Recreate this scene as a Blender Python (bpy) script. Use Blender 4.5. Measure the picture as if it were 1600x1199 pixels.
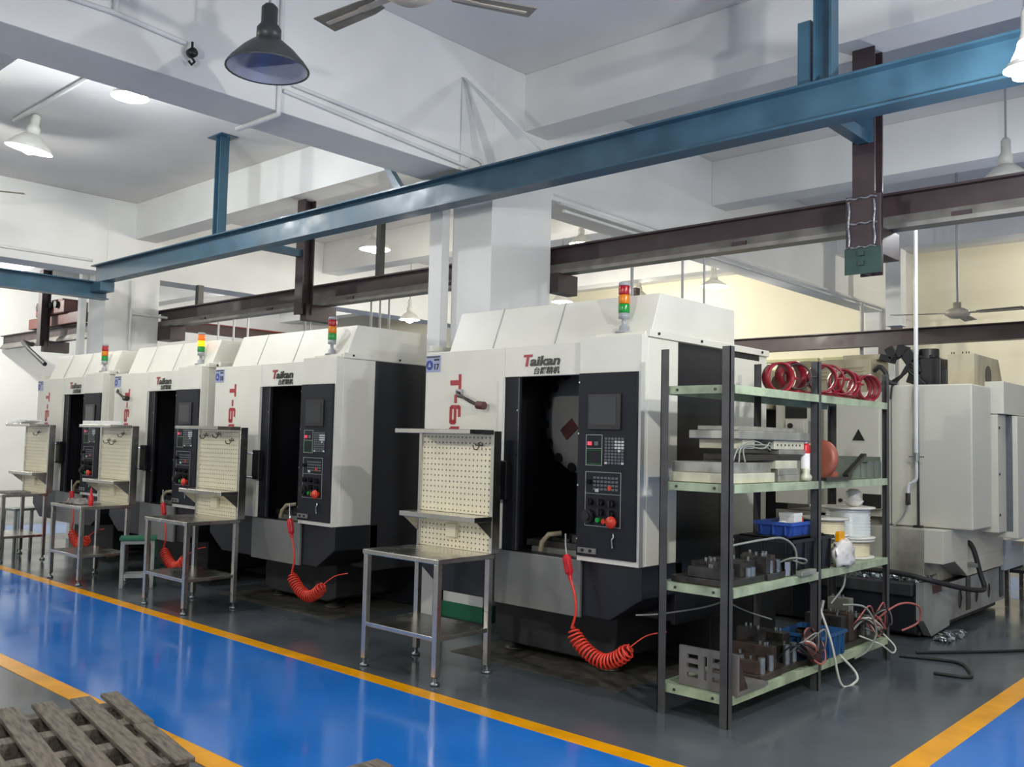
import bpy, bmesh, math, random
from mathutils import Vector, Matrix
import numpy as np
for o in list(bpy.data.objects): bpy.data.objects.remove(o, do_unlink=True)
random.seed(7)
sc = bpy.context.scene
COL = sc.collection
R = math.radians
# ------------------------------------------------------------------ camera
FPX, YAW, PITCH, ROLL, HCAM = 1441.0, 0.7385, 0.0612, 0.0226, 1.5
fw = Vector((-math.sin(YAW)*math.cos(PITCH), math.cos(YAW)*math.cos(PITCH), math.sin(PITCH)))
rt = Vector((math.cos(YAW), math.sin(YAW), 0)); up = rt.cross(fw)
r2 = math.cos(ROLL)*rt + math.sin(ROLL)*up; u2 = -math.sin(ROLL)*rt + math.cos(ROLL)*up
CAM = Matrix((r2, u2, -fw)).transposed()
cd = bpy.data.cameras.new('camera'); cam = bpy.data.objects.new('camera', cd); COL.objects.link(cam)
cd.sensor_fit = 'HORIZONTAL'; cd.sensor_width = 36; cd.lens = FPX/1600*36; cd.clip_end = 200
cam.matrix_world = Matrix.Translation((0, 0, HCAM)) @ CAM.to_4x4()
sc.camera = cam
# ------------------------------------------------------------------ world, exposure
w = bpy.data.worlds.new('world'); sc.world = w; w.use_nodes = True
bg = w.node_tree.nodes['Background']; bg.inputs[0].default_value = (1.0, 0.985, 0.955, 1); bg.inputs[1].default_value = 0.62
sc.view_settings.view_transform = 'Standard'; sc.view_settings.look = 'None'
sc.view_settings.gamma = 1; sc.view_settings.use_curve_mapping = False
sc.view_settings.exposure = 0.06
LAMP_W = 95.0

# surveying helper: a real point in the shop from a sight line and one known wall/floor plane
def sight(x, y): return CAM @ Vector(((x-800)/FPX, -(y-599.5)/FPX, -1))
def atY(x, y, Y): d = sight(x, y); return Vector((0, 0, HCAM)) + d*(Y/d.y)
def atX(x, y, X): d = sight(x, y); return Vector((0, 0, HCAM)) + d*(X/d.x)
def atZ(x, y, Z=0): d = sight(x, y); return Vector((0, 0, HCAM)) + d*((Z-HCAM)/d.z)

# ------------------------------------------------------------------ materials
def lin(h):
    h = h.lstrip('#'); c = [int(h[i:i+2], 16)/255 for i in (0, 2, 4)]
    return tuple(x/12.92 if x <= .04045 else ((x+.055)/1.055)**2.4 for x in c)
def mat(name, hexc, rough=.5, metal=0., var=.08, scale=6., bump=0., hex2=None, rvar=.0, spec=.5, emit=0, stretch=None, alpha=1, trans=0, coat=0):
    m = bpy.data.materials.new(name); m.use_nodes = True; nt = m.node_tree; b = nt.nodes['Principled BSDF']
    c = lin(hexc)
    tc = nt.nodes.new('ShaderNodeTexCoord'); mp = nt.nodes.new('ShaderNodeMapping'); nt.links.new(tc.outputs['Object'], mp.inputs[0])
    if stretch: mp.inputs['Scale'].default_value = stretch
    n = nt.nodes.new('ShaderNodeTexNoise'); n.inputs['Scale'].default_value = scale; n.inputs['Detail'].default_value = 6
    nt.links.new(mp.outputs[0], n.inputs['Vector'])
    cr = nt.nodes.new('ShaderNodeValToRGB'); nt.links.new(n.outputs['Fac'], cr.inputs[0])
    d = lin(hex2) if hex2 else tuple(x*(1-var*2.2) for x in c)
    cr.color_ramp.elements[0].position = .3; cr.color_ramp.elements[1].position = .68 if not hex2 else .6
    cr.color_ramp.elements[0].color = (*d, 1); cr.color_ramp.elements[1].color = (*[min(1, x*(1+var*.4)) for x in c], 1)
    nt.links.new(cr.outputs[0], b.inputs['Base Color'])
    b.inputs['Roughness'].default_value = rough; b.inputs['Metallic'].default_value = metal; b.inputs['Specular IOR Level'].default_value = spec
    if rvar:
        mr = nt.nodes.new('ShaderNodeMapRange'); nt.links.new(n.outputs['Fac'], mr.inputs[0])
        mr.inputs[1].default_value = .3; mr.inputs[2].default_value = .7
        mr.inputs[3].default_value = max(.02, rough-rvar); mr.inputs[4].default_value = min(1, rough+rvar); nt.links.new(mr.outputs[0], b.inputs['Roughness'])
    if bump:
        bp = nt.nodes.new('ShaderNodeBump'); bp.inputs['Strength'].default_value = bump; bp.inputs['Distance'].default_value = .01
        nt.links.new(n.outputs['Fac'], bp.inputs['Height']); nt.links.new(bp.outputs[0], b.inputs['Normal'])
    if emit: nt.links.new(cr.outputs[0], b.inputs['Emission Color']); b.inputs['Emission Strength'].default_value = emit
    if alpha < 1: b.inputs['Alpha'].default_value = alpha
    if trans: b.inputs['Transmission Weight'].default_value = trans
    if coat: b.inputs['Coat Weight'].default_value = coat; b.inputs['Coat Roughness'].default_value = .08
    return m
M = {}
M['floor'] = mat('epoxy_grey', '#565c61', .19, 0, .12, 1.3, .03, rvar=.1, spec=.5)
M['blue'] = mat('epoxy_blue', '#1f71c8', .13, 0, .05, 2.0, .025, rvar=.06)
M['yellow'] = mat('line_yellow', '#f0a400', .25, 0, .10, 5, .02)
M['concrete'] = mat('bare_concrete', '#5a584f', .6, 0, .25, 9, .1)
M['ceil'] = mat('ceiling_paint', '#d9d8d8', .85, 0, .03, 2)
M['wall'] = mat('wall_paint', '#e4e4e0', .8, 0, .03, 1.5)
M['cream'] = mat('cream_wall', '#ebe6d0', .8, 0, .03, .8)
M['beam'] = mat('beam_paint', '#dfe0df', .8, 0, .05, 1.2, .02)
M['steelblue'] = mat('blue_painted_steel', '#34566a', .38, 0, .14, 4, .02, rvar=.1)
M['railbrown'] = mat('brown_painted_steel', '#3a2c30', .45, 0, .15, 5, rvar=.1)
M['raillit'] = mat('lit_rail_steel', '#8e8b86', .45, .3, .15, 7, rvar=.1)  # lighter grey paints the light falling on the rail's lower flange
M['red_paint'] = mat('red_crane_paint', '#8c2420', .5, 0, .2, 5)
M['oxide'] = mat('oxide_paint', '#5b3330', .55, 0, .2, 6)
M['mwhite'] = mat('machine_white', '#e0ded2', .38, 0, .035, 3)
M['navy'] = mat('machine_dark', '#1a1d23', .35, 0, .08, 4)
M['mgrey'] = mat('splash_grey', '#83847f', .34, .35, .08, 2.5)
M['panel'] = mat('panel_dark', '#202228', .6, 0, .05, 8, spec=.25)
M['panel2'] = mat('panel_inset', '#17181c', .4, 0, .1, 20)
M['black'] = mat('black_plastic', '#121214', .4, 0, .1, 10)
M['cast'] = mat('dark_casting', '#2c2e31', .6, 0, .25, 6, .08)
M['interior'] = mat('machine_interior', '#11131a', .5, 0, .2, 5)
M['turret'] = mat('turret_paint', '#8f908b', .4, .1, .06, 5)
M['screen'] = mat('screen_glass', '#3d3f41', .12, 0, .08, 6)
M['key'] = mat('key_white', '#c9cbc8', .5, 0, .05, 30)
M['keygrey'] = mat('key_grey', '#606468', .5, 0, .05, 30)
M['line'] = mat('panel_line', '#8f9290', .5, 0, .02, 30)
M['keyred'] = mat('key_red_lit', '#e04a60', .4, 0, .05, 30, emit=.5)
M['estop'] = mat('estop_red', '#d23a20', .35, 0, .05, 10)
M['lensgreen'] = mat('lens_green', '#0f8c34', .25, 0, .05, 10)
M['lensamber'] = mat('lens_amber', '#d67a10', .25, 0, .05, 10)
M['lensred'] = mat('lens_red', '#a01422', .25, 0, .05, 10)
M['litamber'] = mat('lens_amber_lit', '#ffb400', .25, 0, .02, 10, emit=1.2)
M['litorange'] = mat('lens_orange_lit', '#ff5a10', .25, 0, .02, 10, emit=.8)
M['chrome'] = mat('chrome', '#c9cbcd', .16, 1, .05, 8)
M['inox'] = mat('stainless', '#c9c7c0', .26, 1, .03, 5, rvar=.05)
M['inoxpeg'] = mat('peg_warm_reflection', '#f4ecd0', .45, .35, .03, 4, rvar=.06)  # cream tint paints a warm reflection onto the steel
M['pegback'] = mat('peg_back', '#2a261f', .6, 0, .1, 9)
M['galv'] = mat('galvanised', '#9aa2a3', .35, .9, .15, 14, rvar=.1)
M['platesteel'] = mat('grey_plate_steel', '#7d7a76', .45, .3, .15, 8)
M['girder'] = mat('dark_girder', '#4a3431', .5, 0, .15, 6)
M['hosetan'] = mat('coolant_hose_tan', '#8f8468', .45, 0, .1, 8)
M['angle'] = mat('angle_iron', '#505051', .45, .3, .14, 8, rvar=.1)
M['shelf'] = mat('shelf_green', '#a6b596', .55, 0, .22, 7, hex2='#7f8a72')
M['alu'] = mat('dull_aluminium', '#b4b4ac', .4, .65, .15, 9, rvar=.1)
M['alubright'] = mat('pale_cast_plate', '#d6d3bb', .5, .2, .1, 10)
M['dsteel'] = mat('oily_steel', '#4c4946', .38, .6, .22, 12, rvar=.12)
M['brownsteel'] = mat('rusty_steel', '#4f423c', .5, .5, .25, 10)
M['ringred'] = mat('ring_red', '#8f1628', .35, 0, .16, 8)
M['hosered'] = mat('hose_red', '#e0402c', .35, 0, .05, 10)
M['gunred'] = mat('gun_red', '#c81e28', .3, 0, .05, 10)
M['blueplastic'] = mat('tray_blue', '#3358ac', .45, 0, .07, 8)
M['crateblue'] = mat('crate_blue', '#2a5a8c', .45, 0, .1, 8)
M['crateblack'] = mat('crate_black', '#14171d', .45, 0, .1, 8)
M['spool'] = mat('spool_white', '#dcdad0', .45, 0, .06, 10)
M['wire'] = mat('wound_tube', '#d9cfae', .4, 0, .1, 12)
M['clearwire'] = mat('wound_clear_tube', '#cfd6d2', .25, 0, .06, 12)
M['bag'] = mat('plastic_bag', '#e6e2dc', .3, 0, .06, 14, .3)
M['copper'] = mat('copper_cover', '#a8604f', .45, .15, .1, 10)
M['binGreen'] = mat('bin_grey_green', '#6f786c', .5, 0, .12, 8)
M['paper'] = mat('paper', '#eeeeea', .7, 0, .03, 10)
M['cloth'] = mat('grey_rag', '#8b8782', .9, 0, .25, 25, .3)
M['stoolgreen'] = mat('stool_green', '#1f6f52', .4, 0, .06, 8)
M['stoolgrey'] = mat('stool_grey', '#9fa5a3', .4, .2, .06, 8)
M['bluegrey'] = mat('machine_blue', '#b8c7d2', .4, 0, .06, 4)
M['beige'] = mat('beige_panel', '#c9c7b9', .42, 0, .05, 1.2)
M['tan'] = mat('tan_cover', '#a89f86', .5, 0, .16, 3, stretch=(2, 2, .5), hex2='#8d846c')
M['stained'] = mat('stained_cast', '#a3a194', .5, 0, .3, 2.2, .05, hex2='#4c4a42')
M['castgrey'] = mat('grey_base_paint', '#8f9291', .45, 0, .2, 3, .05, hex2='#6a6b68')
M['rubber'] = mat('rubber', '#17181a', .6, 0, .1, 10)
M['pipe'] = mat('white_pipe', '#d4d6d6', .45, 0, .05, 5)
M['greypipe'] = mat('grey_pipe', '#9fa0a3', .45, 0, .08, 5)
M['wood'] = mat('grey_wood', '#6f6659', .8, 0, .25, 9, .25, hex2='#453e36', stretch=(1, 7, 7))
M['shade'] = mat('lamp_shade_dark', '#4e5052', .4, .3, .12, 6)
M['shadein'] = mat('lamp_shade_inner', '#9aa0b4', .3, .2, .08, 5)
M['shadewhite'] = mat('lamp_shade_white', '#cfcfc8', .5, 0, .1, 6)
M['bulb'] = mat('bulb_lit', '#ffffff', .3, 0, 0, 5, emit=28)
M['bulboff'] = mat('bulb_glass', '#dfe4ea', .1, 0, 0, 5)
M['fan'] = mat('fan_blade', '#7f7a70', .45, .2, .15, 6)
M['fanhub'] = mat('fan_hub', '#b5ab9c', .45, 0, .1, 6)
M['textred'] = mat('print_red', '#a8222e', .4, 0, .04, 10)
M['textblack'] = mat('print_black', '#101010', .4, 0, .04, 10)
M['textblue'] = mat('print_blue', '#20358c', .4, 0, .04, 10)
M['plate'] = mat('plate_bluegrey', '#9aa6c6', .4, 0, .04, 10)
M['greenplate'] = mat('green_joint_plate', '#28433f', .4, .2, .15, 8)
M['weld'] = mat('weld_bead', '#8d8f94', .35, .7, .3, 40, .4)
M['cable'] = mat('grey_cable', '#8d9088', .5, 0, .1, 10)
M['whitehose'] = mat('white_hose', '#cfcfc4', .4, 0, .05, 10)
M['pinkhose'] = mat('pink_hose', '#b0605c', .4, 0, .05, 10)
M['darkwin'] = mat('window_slat', '#b9b98e', .5, 0, .08, 5)
M['glass'] = mat('window_glass', '#eef4d6', .15, 0, .02, 5)

# ------------------------------------------------------------------ mesh builder
class MB:
    def __init__(s): s.v = []; s.f = []; s.s = []
    def add(s, vs, fs, smooth=False):
        n = len(s.v); s.v += [tuple(v) for v in vs]; s.f += [tuple(i+n for i in f) for f in fs]; s.s += [smooth]*len(fs); return s
    def box(s, x0, y0, z0, x1, y1, z1, T=None):
        x0, x1 = min(x0, x1), max(x0, x1); y0, y1 = min(y0, y1), max(y0, y1); z0, z1 = min(z0, z1), max(z0, z1)
        v = [Vector(p) for p in ((x0,y0,z0),(x1,y0,z0),(x1,y1,z0),(x0,y1,z0),(x0,y0,z1),(x1,y0,z1),(x1,y1,z1),(x0,y1,z1))]
        if T: v = [T @ p for p in v]
        return s.add(v, [(0,3,2,1),(4,5,6,7),(0,1,5,4),(1,2,6,5),(2,3,7,6),(3,0,4,7)])
    def prism(s, poly, ax, a, b, T=None):
        # poly in the two other axes (x:yz, y:xz, z:xy)
        def p(u, v, t): return {'x': (t,u,v), 'y': (u,t,v), 'z': (u,v,t)}[ax]
        n = len(poly); v = [Vector(p(*q, a)) for q in poly] + [Vector(p(*q, b)) for q in poly]
        if T: v = [T @ q for q in v]
        f = [tuple(range(n)), tuple(range(2*n-1, n-1, -1))] + [(i, n+i, n+(i+1) % n, (i+1) % n) for i in range(n)]
        return s.add(v, f)
    def tube(s, pts, r, n=8, cap=True):
        pts = [Vector(p) for p in pts]; N = len(pts); rr = r if isinstance(r, (list, tuple)) else [r]*N
        t = [(pts[min(i+1, N-1)]-pts[max(i-1, 0)]).normalized() for i in range(N)]
        a = t[0].orthogonal().normalized(); vs = []
        for i in range(N):
            a = (a - t[i]*a.dot(t[i])); a = a.normalized() if a.length > 1e-6 else t[i].orthogonal().normalized()
            b = t[i].cross(a)
            vs += [pts[i] + (a*math.cos(2*math.pi*k/n) + b*math.sin(2*math.pi*k/n))*rr[i] for k in range(n)]
        fs = [(i*n+k, i*n+(k+1) % n, (i+1)*n+(k+1) % n, (i+1)*n+k) for i in range(N-1) for k in range(n)]
        s.add(vs, fs, n > 4)
        if cap: s.add(vs[:n], [tuple(range(n-1, -1, -1))]); s.add(vs[-n:], [tuple(range(n))])
        return s
    def cyl(s, p0, p1, r, n=16): return s.tube([p0, p1], r, n)
    def lathe(s, prof, c=(0,0,0), n=24, T=None, close=False):
        vs = []; T = T or Matrix.Identity(4); c = Vector(c)
        for (r, z) in prof:
            vs += [c + (T @ Vector((max(r, 1e-4)*math.cos(2*math.pi*k/n), max(r, 1e-4)*math.sin(2*math.pi*k/n), z))) for k in range(n)]
        L = len(prof); rng = range(L) if close else range(L-1)
        fs = [(i*n+k, i*n+(k+1) % n, ((i+1) % L)*n+(k+1) % n, ((i+1) % L)*n+k) for i in rng for k in range(n)]
        return s.add(vs, fs, True)
    def build(s, name, m, parent=None, bevel=0, kind=None, label=None, smooth_angle=None):
        me = bpy.data.meshes.new(name); me.from_pydata(s.v, [], s.f); me.polygons.foreach_set('use_smooth', s.s)
        bm = bmesh.new(); bm.from_mesh(me); bmesh.ops.recalc_face_normals(bm, faces=bm.faces); bm.to_mesh(me); bm.free(); me.update()
        o = bpy.data.objects.new(name, me); COL.objects.link(o); me.materials.append(M[m] if isinstance(m, str) else m)
        if parent: o.parent = parent
        if bevel:
            md = o.modifiers.new('bevel', 'BEVEL'); md.width = bevel; md.segments = 2; md.limit_method = 'ANGLE'; md.angle_limit = R(50)
        if kind: o['kind'] = kind
        if label: o['label'] = label
        return o
def bx(*a): return MB().box(*a)
def tag(o, label, cat, group=None):
    o['label'] = label; o['category'] = cat
    if group: o['group'] = group
    return o
def thing(name, label, cat, loc=(0,0,0), rotz=0, group=None):
    o = bpy.data.objects.new(name, None); COL.objects.link(o); o.location = loc; o.rotation_euler = (0, 0, rotz); o.empty_display_size = .1
    return tag(o, label, cat, group)
def kids(o): return [c for c in bpy.data.objects if c.parent == o]
def copy_tree(o, parent=None):
    c = o.copy(); COL.objects.link(c); c.parent = parent
    for ch in kids(o): copy_tree(ch, c)
    return c
def struct(o): o['kind'] = 'structure'; return o
def rrect(x0, z0, x1, z1, r, n=5):
    p = []
    for cx, cz, a0 in ((x1-r, z0+r, -90), (x1-r, z1-r, 0), (x0+r, z1-r, 90), (x0+r, z0+r, 180)):
        for k in range(n+1): a = R(a0+90*k/n); p.append((cx+r*math.cos(a), cz+r*math.sin(a)))
    return p
def text(s, size, name, m, parent, loc, rot=(R(90), 0, 0), shear=0, offset=0, align='LEFT', sx=1, depth=.0015):
    cu = bpy.data.curves.new('t', 'FONT'); cu.body = s; cu.size = size; cu.shear = shear; cu.offset = offset; cu.extrude = depth; cu.align_x = align; cu.resolution_u = 3
    t = bpy.data.objects.new('t', cu); COL.objects.link(t); dg = bpy.context.evaluated_depsgraph_get()
    me = bpy.data.meshes.new_from_object(t.evaluated_get(dg)); bpy.data.objects.remove(t); bpy.data.curves.remove(cu)
    me.materials.clear(); me.materials.append(M[m]); o = bpy.data.objects.new(name, me); COL.objects.link(o); o.parent = parent
    o.location = loc; o.rotation_euler = rot; o.scale = (sx, 1, 1); return o

# ================================================================== SETTING
ZC = 4.70
fl = struct(bx(-19.2, -8, -.12, 7, 15.7, 0).build('floor', 'floor'))
def paint(name, m, x0, y0, x1, y1, z=.002): return bx(x0, y0, .0002, x1, y1, z).build(name, m, fl)
paint('blue_aisle', 'blue', -19, 2.355, -1.50, 3.70)
paint('blue_aisle', 'blue', -1.52, -8, 2.2, 15.5, .0024)
paint('blue_aisle', 'blue', -15.4, 3.81, -13.9, 15, .002)
paint('blue_aisle', 'blue', -13.9, 10.5, -1.65, 12.3, .002)
paint('yellow_line', 'yellow', -19, 3.70, -1.65, 3.815, .003)
paint('yellow_line', 'yellow', -19, 2.24, -1.65, 2.357, .003)
paint('yellow_line', 'yellow', -1.645, 3.70, -1.515, 15.4, .0034)
paint('bare_patch', 'concrete', -4.75, 4.63, -3.3, 6.6, .003); paint('bare_patch', 'concrete', -7.9, 4.66, -6.2, 6.6, .003)
struct(bx(-19.2, -8, ZC, 7, 15.7, ZC+.15).build('ceiling', 'ceil'))
wl = struct(bx(-19.2, -8, 0, -19.0, 15.7, ZC).build('wall_left', 'wall'))
wb = struct(bx(-19.2, 15.5, 0, 7, 15.7, ZC).build('wall_back', 'cream'))
def beam(x0, y0, z0, x1, y1): return struct(bx(x0, y0, z0, x1, y1, ZC).build('ceiling_beam', 'beam', bevel=.006))
for xc in (-12.80, -5.51, 1.78): beam(xc-.23, -8, 3.67, xc+.23, 15.5)
for y in (2.42, 5.88, 9.08, 12.5):
    yy = y if y != 2.42 else 2.08
    for x0, x1 in ((-19, -13.03), (-12.57, -5.74), (-5.28, 1.55)): beam(x0, yy, 4.19, x1, yy+.32)
def column(x0, y0, x1, y1): return struct(bx(x0, y0, 0, x1, y1, ZC-.001).build('column', 'beam', bevel=.006))
cm = column(-5.746, 5.5, -5.274, 6.27); bx(-5.758, 5.488, .0035, -5.262, 6.282, .13).build('green_band', 'stoolgreen', cm)
cm = column(-13.09, 5.5, -12.56, 6.27); bx(-13.1, 5.488, .0035, -12.548, 6.282, .13).build('green_band', 'stoolgreen', cm)
column(-5.746, 14.7, -5.274, 15.499); column(-13.036, 14.7, -12.564, 15.499); column(1.544, 5.5, 2.016, 6.27)
# windows with horizontal louvres in the back wall
for k, (xa, xb) in enumerate(((-7.95, -6.9), (-6.7, -5.9), (-10.6, -9.2), (-2.2, -1.0))):
    z0, z1 = 1.6, 3.0
    wn = struct(bx(xa, 15.47, z0, xb, 15.5, z1).build('window_%d' % (k+1), 'glass'))
    fm = MB(); 
    for a in ((xa-.05, z0-.05, xb+.05, z0), (xa-.05, z1, xb+.05, z1+.05), (xa-.05, z0, xa, z1), (xb, z0, xb+.05, z1)): fm.box(a[0], 15.42, a[1], a[2], 15.5, a[3])
    fm.build('window_frame', 'darkwin', wn)
    for j in range(1, 9): bx(xa, 15.43, z0+j*.155, xb, 15.47, z0+j*.155+.03).build('louvre', 'darkwin', wn)

# ================================================================== OVERHEAD STEEL
def ibeam(mb, p0, p1, h, wd, tf=.014, tw=.012):
    # I section between two points (axis along X or Y), bottom at given z
    p0, p1 = Vector(p0), Vector(p1); z = p0.z
    if abs(p1.x-p0.x) > abs(p1.y-p0.y):
        x0, x1, y = p0.x, p1.x, p0.y
        mb.box(x0, y-wd/2, z, x1, y+wd/2, z+tf); mb.box(x0, y-wd/2, z+h-tf, x1, y+wd/2, z+h); mb.box(x0, y-tw/2, z+tf, x1, y+tw/2, z+h-tf)
    else:
        y0, y1, x = p0.y, p1.y, p0.x
        mb.box(x-wd/2, y0, z, x+wd/2, y1, z+tf); mb.box(x-wd/2, y0, z+h-tf, x+wd/2, y1, z+h); mb.box(x-tw/2, y0, z+tf, x+tw/2, y1, z+h-tf)
    return mb
sb = thing('steel_beam', 'long blue painted steel beam crossing the hall above the machines', 'steel beam', (-6, 5.1, 3.385))
ibeam(MB(), (-5.95, 0, 0), (8.5, 0, 0), .235, .15).build('beam_body', 'steelblue', sb)
bx(-6.03, -.09, -.12, -5.6, .09, .0).build('end_bracket', 'steelblue', sb, bevel=.005)
for hx in (-8.95, -2.22):
    h = MB(); x = hx+6; h.box(x-.055, -.05, .235, x-.04, .05, ZC-3.385); h.box(x+.04, -.05, .235, x+.055, .05, ZC-3.385); h.box(x-.04, -.008, .235, x+.04, .008, ZC-3.385)
    ho = h.build('hanger', 'steelblue', sb); pl = MB().box(x-.14, -.1, ZC-3.385-.012, x+.14, .1, ZC-3.385-.0005)
    for bxx in (-.11, .11): pl.cyl((x+bxx, 0, ZC-3.385-.03), (x+bxx, 0, ZC-3.385-.012), .012, 8)
    pl.build('ceiling_plate', 'steelblue', ho)
bx(3.62, -.03, .235, 3.70, .03, .63).build('hanger_splice', 'steelblue', sb)
# diagonal braces to the ceiling beam
br = MB().prism([(.735, 1.05), (.79, 1.0), (1.62, .235), (1.50, .235)], 'y', .0, .06); br.build('brace', 'pipe', sb, bevel=.003)
br = MB().prism([(-.42, .60), (-.36, .60), (-.06, .235), (-.17, .235)], 'y', .12, .18); br.build('brace', 'steelblue', sb, bevel=.003)
fixp = MB().box(-5.278, 5.11, 3.67, -5.268, 5.22, 4.42)
tag(fixp.build('wall_strap', 'pipe', bevel=.003), 'white flat steel strap bolted upright to the side of the ceiling beam', 'strap')
sb2 = thing('steel_beam', 'shorter blue steel beam joining the long one at far left', 'steel beam', (-11.9, 5.1, 3.19))
ibeam(MB(), (0, -9, 0), (0, .12, 0), .215, .17).build('beam_body', 'steelblue', sb2)
# runway rail 1 with hanging posts
rl = thing('crane_rail', 'dark brown crane rail with lower edge painted grey as lit running behind the machines', 'crane rail', (0, 6.4, 3.0))
MB().box(-18.9, -.012, .09, 6, .012, .25).box(-18.9, -.07, .235, 6, .07, .25).build('web', 'railbrown', rl)
MB().prism([(-.065, 0), (.065, 0), (.065, .025), (.012, .10), (-.012, .10), (-.065, .03)], 'x', -18.9, 6).build('lower_flange', 'raillit', rl)
for k in range(7):
    xx = -11.5+k*1.6
    if -6 < xx < -5: continue
    bx(xx, -.075, .03, xx+.12, -.06, .06).build('clamp', 'railbrown', rl)
def post(px, lo, lab, plate=False, tie=True):
    p = thing('hanging_post', lab, 'steel post', (px, 6.12, lo)); hh = 4.19-lo
    m = MB().box(-.075, -.075, 0, .075, -.06, hh).box(-.075, .06, 0, .075, .075, hh).box(-.01, -.06, 0, .01, .06, hh)
    m.build('post_body', 'railbrown', p)
    bx(-.06, .0, 3.0-.19-lo, .06, .42, 3.0-lo-.002).build('rail_bracket', 'railbrown', p, bevel=.004)
    a = MB().box(-.04, -.945, 3.53-lo, .04, -.076, 3.61-lo)
    if tie: a.build('tie_arm', 'steelblue', p)
    if plate:
        q = MB().box(-.11, -.10, .0, .125, -.078, .52); po = q.build('splice_plate', 'railbrown', p, bevel=.004)
        bx(-.115, -.106, -.01, .13, -.1005, .165).build('joint_plate', 'greenplate', po)
        e = MB()
        for zz in (.17, .33, .50): e.tube([(-.1+.02*k, -.108+.004*(k % 2), zz+.006*math.sin(k*1.7)) for k in range(11)], .009, 6)
        for xx in (-.085, .085): e.tube([(xx+.004*math.sin(k), -.108, .18+.03*k) for k in range(11)], .01, 6)
        e.build('weld_bead', 'weld', po)
        for zz in (.045, .11): bx(-.02, -.125, zz, .02, -.106, zz+.03).build('bolt', 'greenplate', po)
        MB().prism([(-.18, 3.72-lo), (.07, 3.72-lo), (.07, 3.53-lo), (-.03, 3.53-lo)], 'y', -.09, -.076).build('gusset', 'steelblue', p)
    return p
post(-8.82, 2.87, 'dark hanging steel post behind the second and third machines')
post(-2.37, 2.66, 'dark hanging steel post with welded green joint plate', True)
post(-16.3, 2.9, 'dark hanging steel post at the far left beside the trolley', tie=False)
bo = MB().box(-5.30, 6.27, 2.82, -5.18, 6.55, 2.998); tag(bo.build('rail_bracket', 'railbrown', bevel=.004), 'dark steel bracket holding the rail beside the middle column', 'bracket')
bo = MB().box(-12.62, 6.27, 2.80, -12.2, 6.5, 2.998); tag(bo.build('rail_bracket', 'railbrown', bevel=.004), 'dark steel bracket holding the rail beside the far column', 'bracket')
tag(bx(-7.86, 6.37, 3.252, -7.79, 6.44, 4.19).build('hanger_rod', 'black'), 'black square hanger rod dropping to the rail behind the third machine', 'hanger rod')
tag(bx(-11.86, 6.44, 3.252, -11.78, 6.52, 3.55).build('rail_stop', 'black'), 'short black upright stop on the rail by the far column', 'rail stop')
# runway rail 2 (far)
rl2 = thing('crane_rail', 'dark brown crane rail at the far back wall side', 'crane rail', (0, 13, 2.93))
ibeam(MB(), (-18.9, 0, 0), (6, 0, 0), .22, .16).build('rail_body', 'railbrown', rl2)
for xx in (-9.3, -4.85, -.5): bx(xx, -.1, -.16, xx+.28, .1, -.002).build('bracket', 'railbrown', rl2)
for xx in (-9.2, -4.75, -.4): bx(xx, .1, -.1, xx+.12, .22, 1.25).build('support_post', 'railbrown', rl2)
# red crane bridge and end truck
cr = thing('crane_bridge', 'red overhead crane bridge with end truck at far left', 'crane', (-15.0, 6.4, 3.26))
MB().box(-.10, .2, .0, .10, 6.5, .15).build('girder', 'girder', cr); MB().box(-.13, .2, .151, .13, 6.5, .175).build('top_flange', 'red_paint', cr)
MB().box(-2.35, -.14, .0, -.25, .14, .18).build('end_truck', 'oxide', cr, bevel=.01)
MB().box(-1.9, -.2, .18, -.7, .2, .40).build('drive_box', 'oxide', cr, bevel=.02)
MB().box(-2.0, -.15, .40, -.9, .15, .44).build('cover_plate', 'oxide', cr)
for k in range(4): MB().cyl((-1.7+.25*k, -.25, .33), (-1.7+.25*k, .1, .33), .06, 12).build('motor', 'rubber', cr)
cb = MB().tube([(-17.3, 6.32, 3.02), (-17.1, 6.25, 2.98), (-16.85, 6.0, 3.0), (-16.4, 5.95, 2.84), (-15.7, 5.95, 2.56)], .035, 8)
tag(cb.build('cable_arm', 'rubber'), 'thick black cable sagging below the rail at far left', 'cable')

# ------------------------------------------------------------------ conduits on the ceiling beam
def pipe(name, pts, r, m, label, group=None, cat='pipe'): return tag(MB().tube(pts, r, 8).build(name, m), label, cat, group)
XB = -5.265
pipe('conduit', [(XB, 3.50, 3.875), (XB, 5.30, 3.80), (XB, 5.36, 3.78), (XB, 5.36, 3.71)], .014, 'pipe', 'upper of two white conduits sloping along the ceiling beam')
pipe('conduit', [(XB, 3.43, 3.815), (XB, 5.32, 3.70)], .014, 'pipe', 'lower of two white conduits sloping along the ceiling beam')
pipe('conduit', [(XB, 3.40, 4.69), (XB, 3.40, 3.66), (XB, 3.40, 3.645), (-5.78, 3.40, 3.65)], .017, 'pipe', 'white conduit running down the ceiling beam behind the dark lamp')
pipe('conduit', [(XB, -1, 3.86), (XB, 2.28, 3.93), (XB, 2.72, 3.90)], .016, 'pipe', 'white conduit along the ceiling beam at upper left')
pipe('conduit', [(XB, 2.28, 3.94), (XB, 2.285, 4.69)], .016, 'pipe', 'white conduit branch rising to the ceiling at upper left')
ho = thing('hook_block', 'small black hook block hanging from the ceiling beam', 'hook', (XB+.03, 2.75, 3.84))
MB().lathe([(0, -.025), (.03, -.02), (.03, .02), (0, .025)], n=12, T=Matrix.Rotation(R(90), 4, 'Y')).build('pulley', 'black', ho)
MB().tube([(0, 0, .07), (0, 0, -.03), (0, .02, -.05), (0, .0, -.075), (0, -.02, -.055)], .008, 6).build('hook', 'black', ho)
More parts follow.
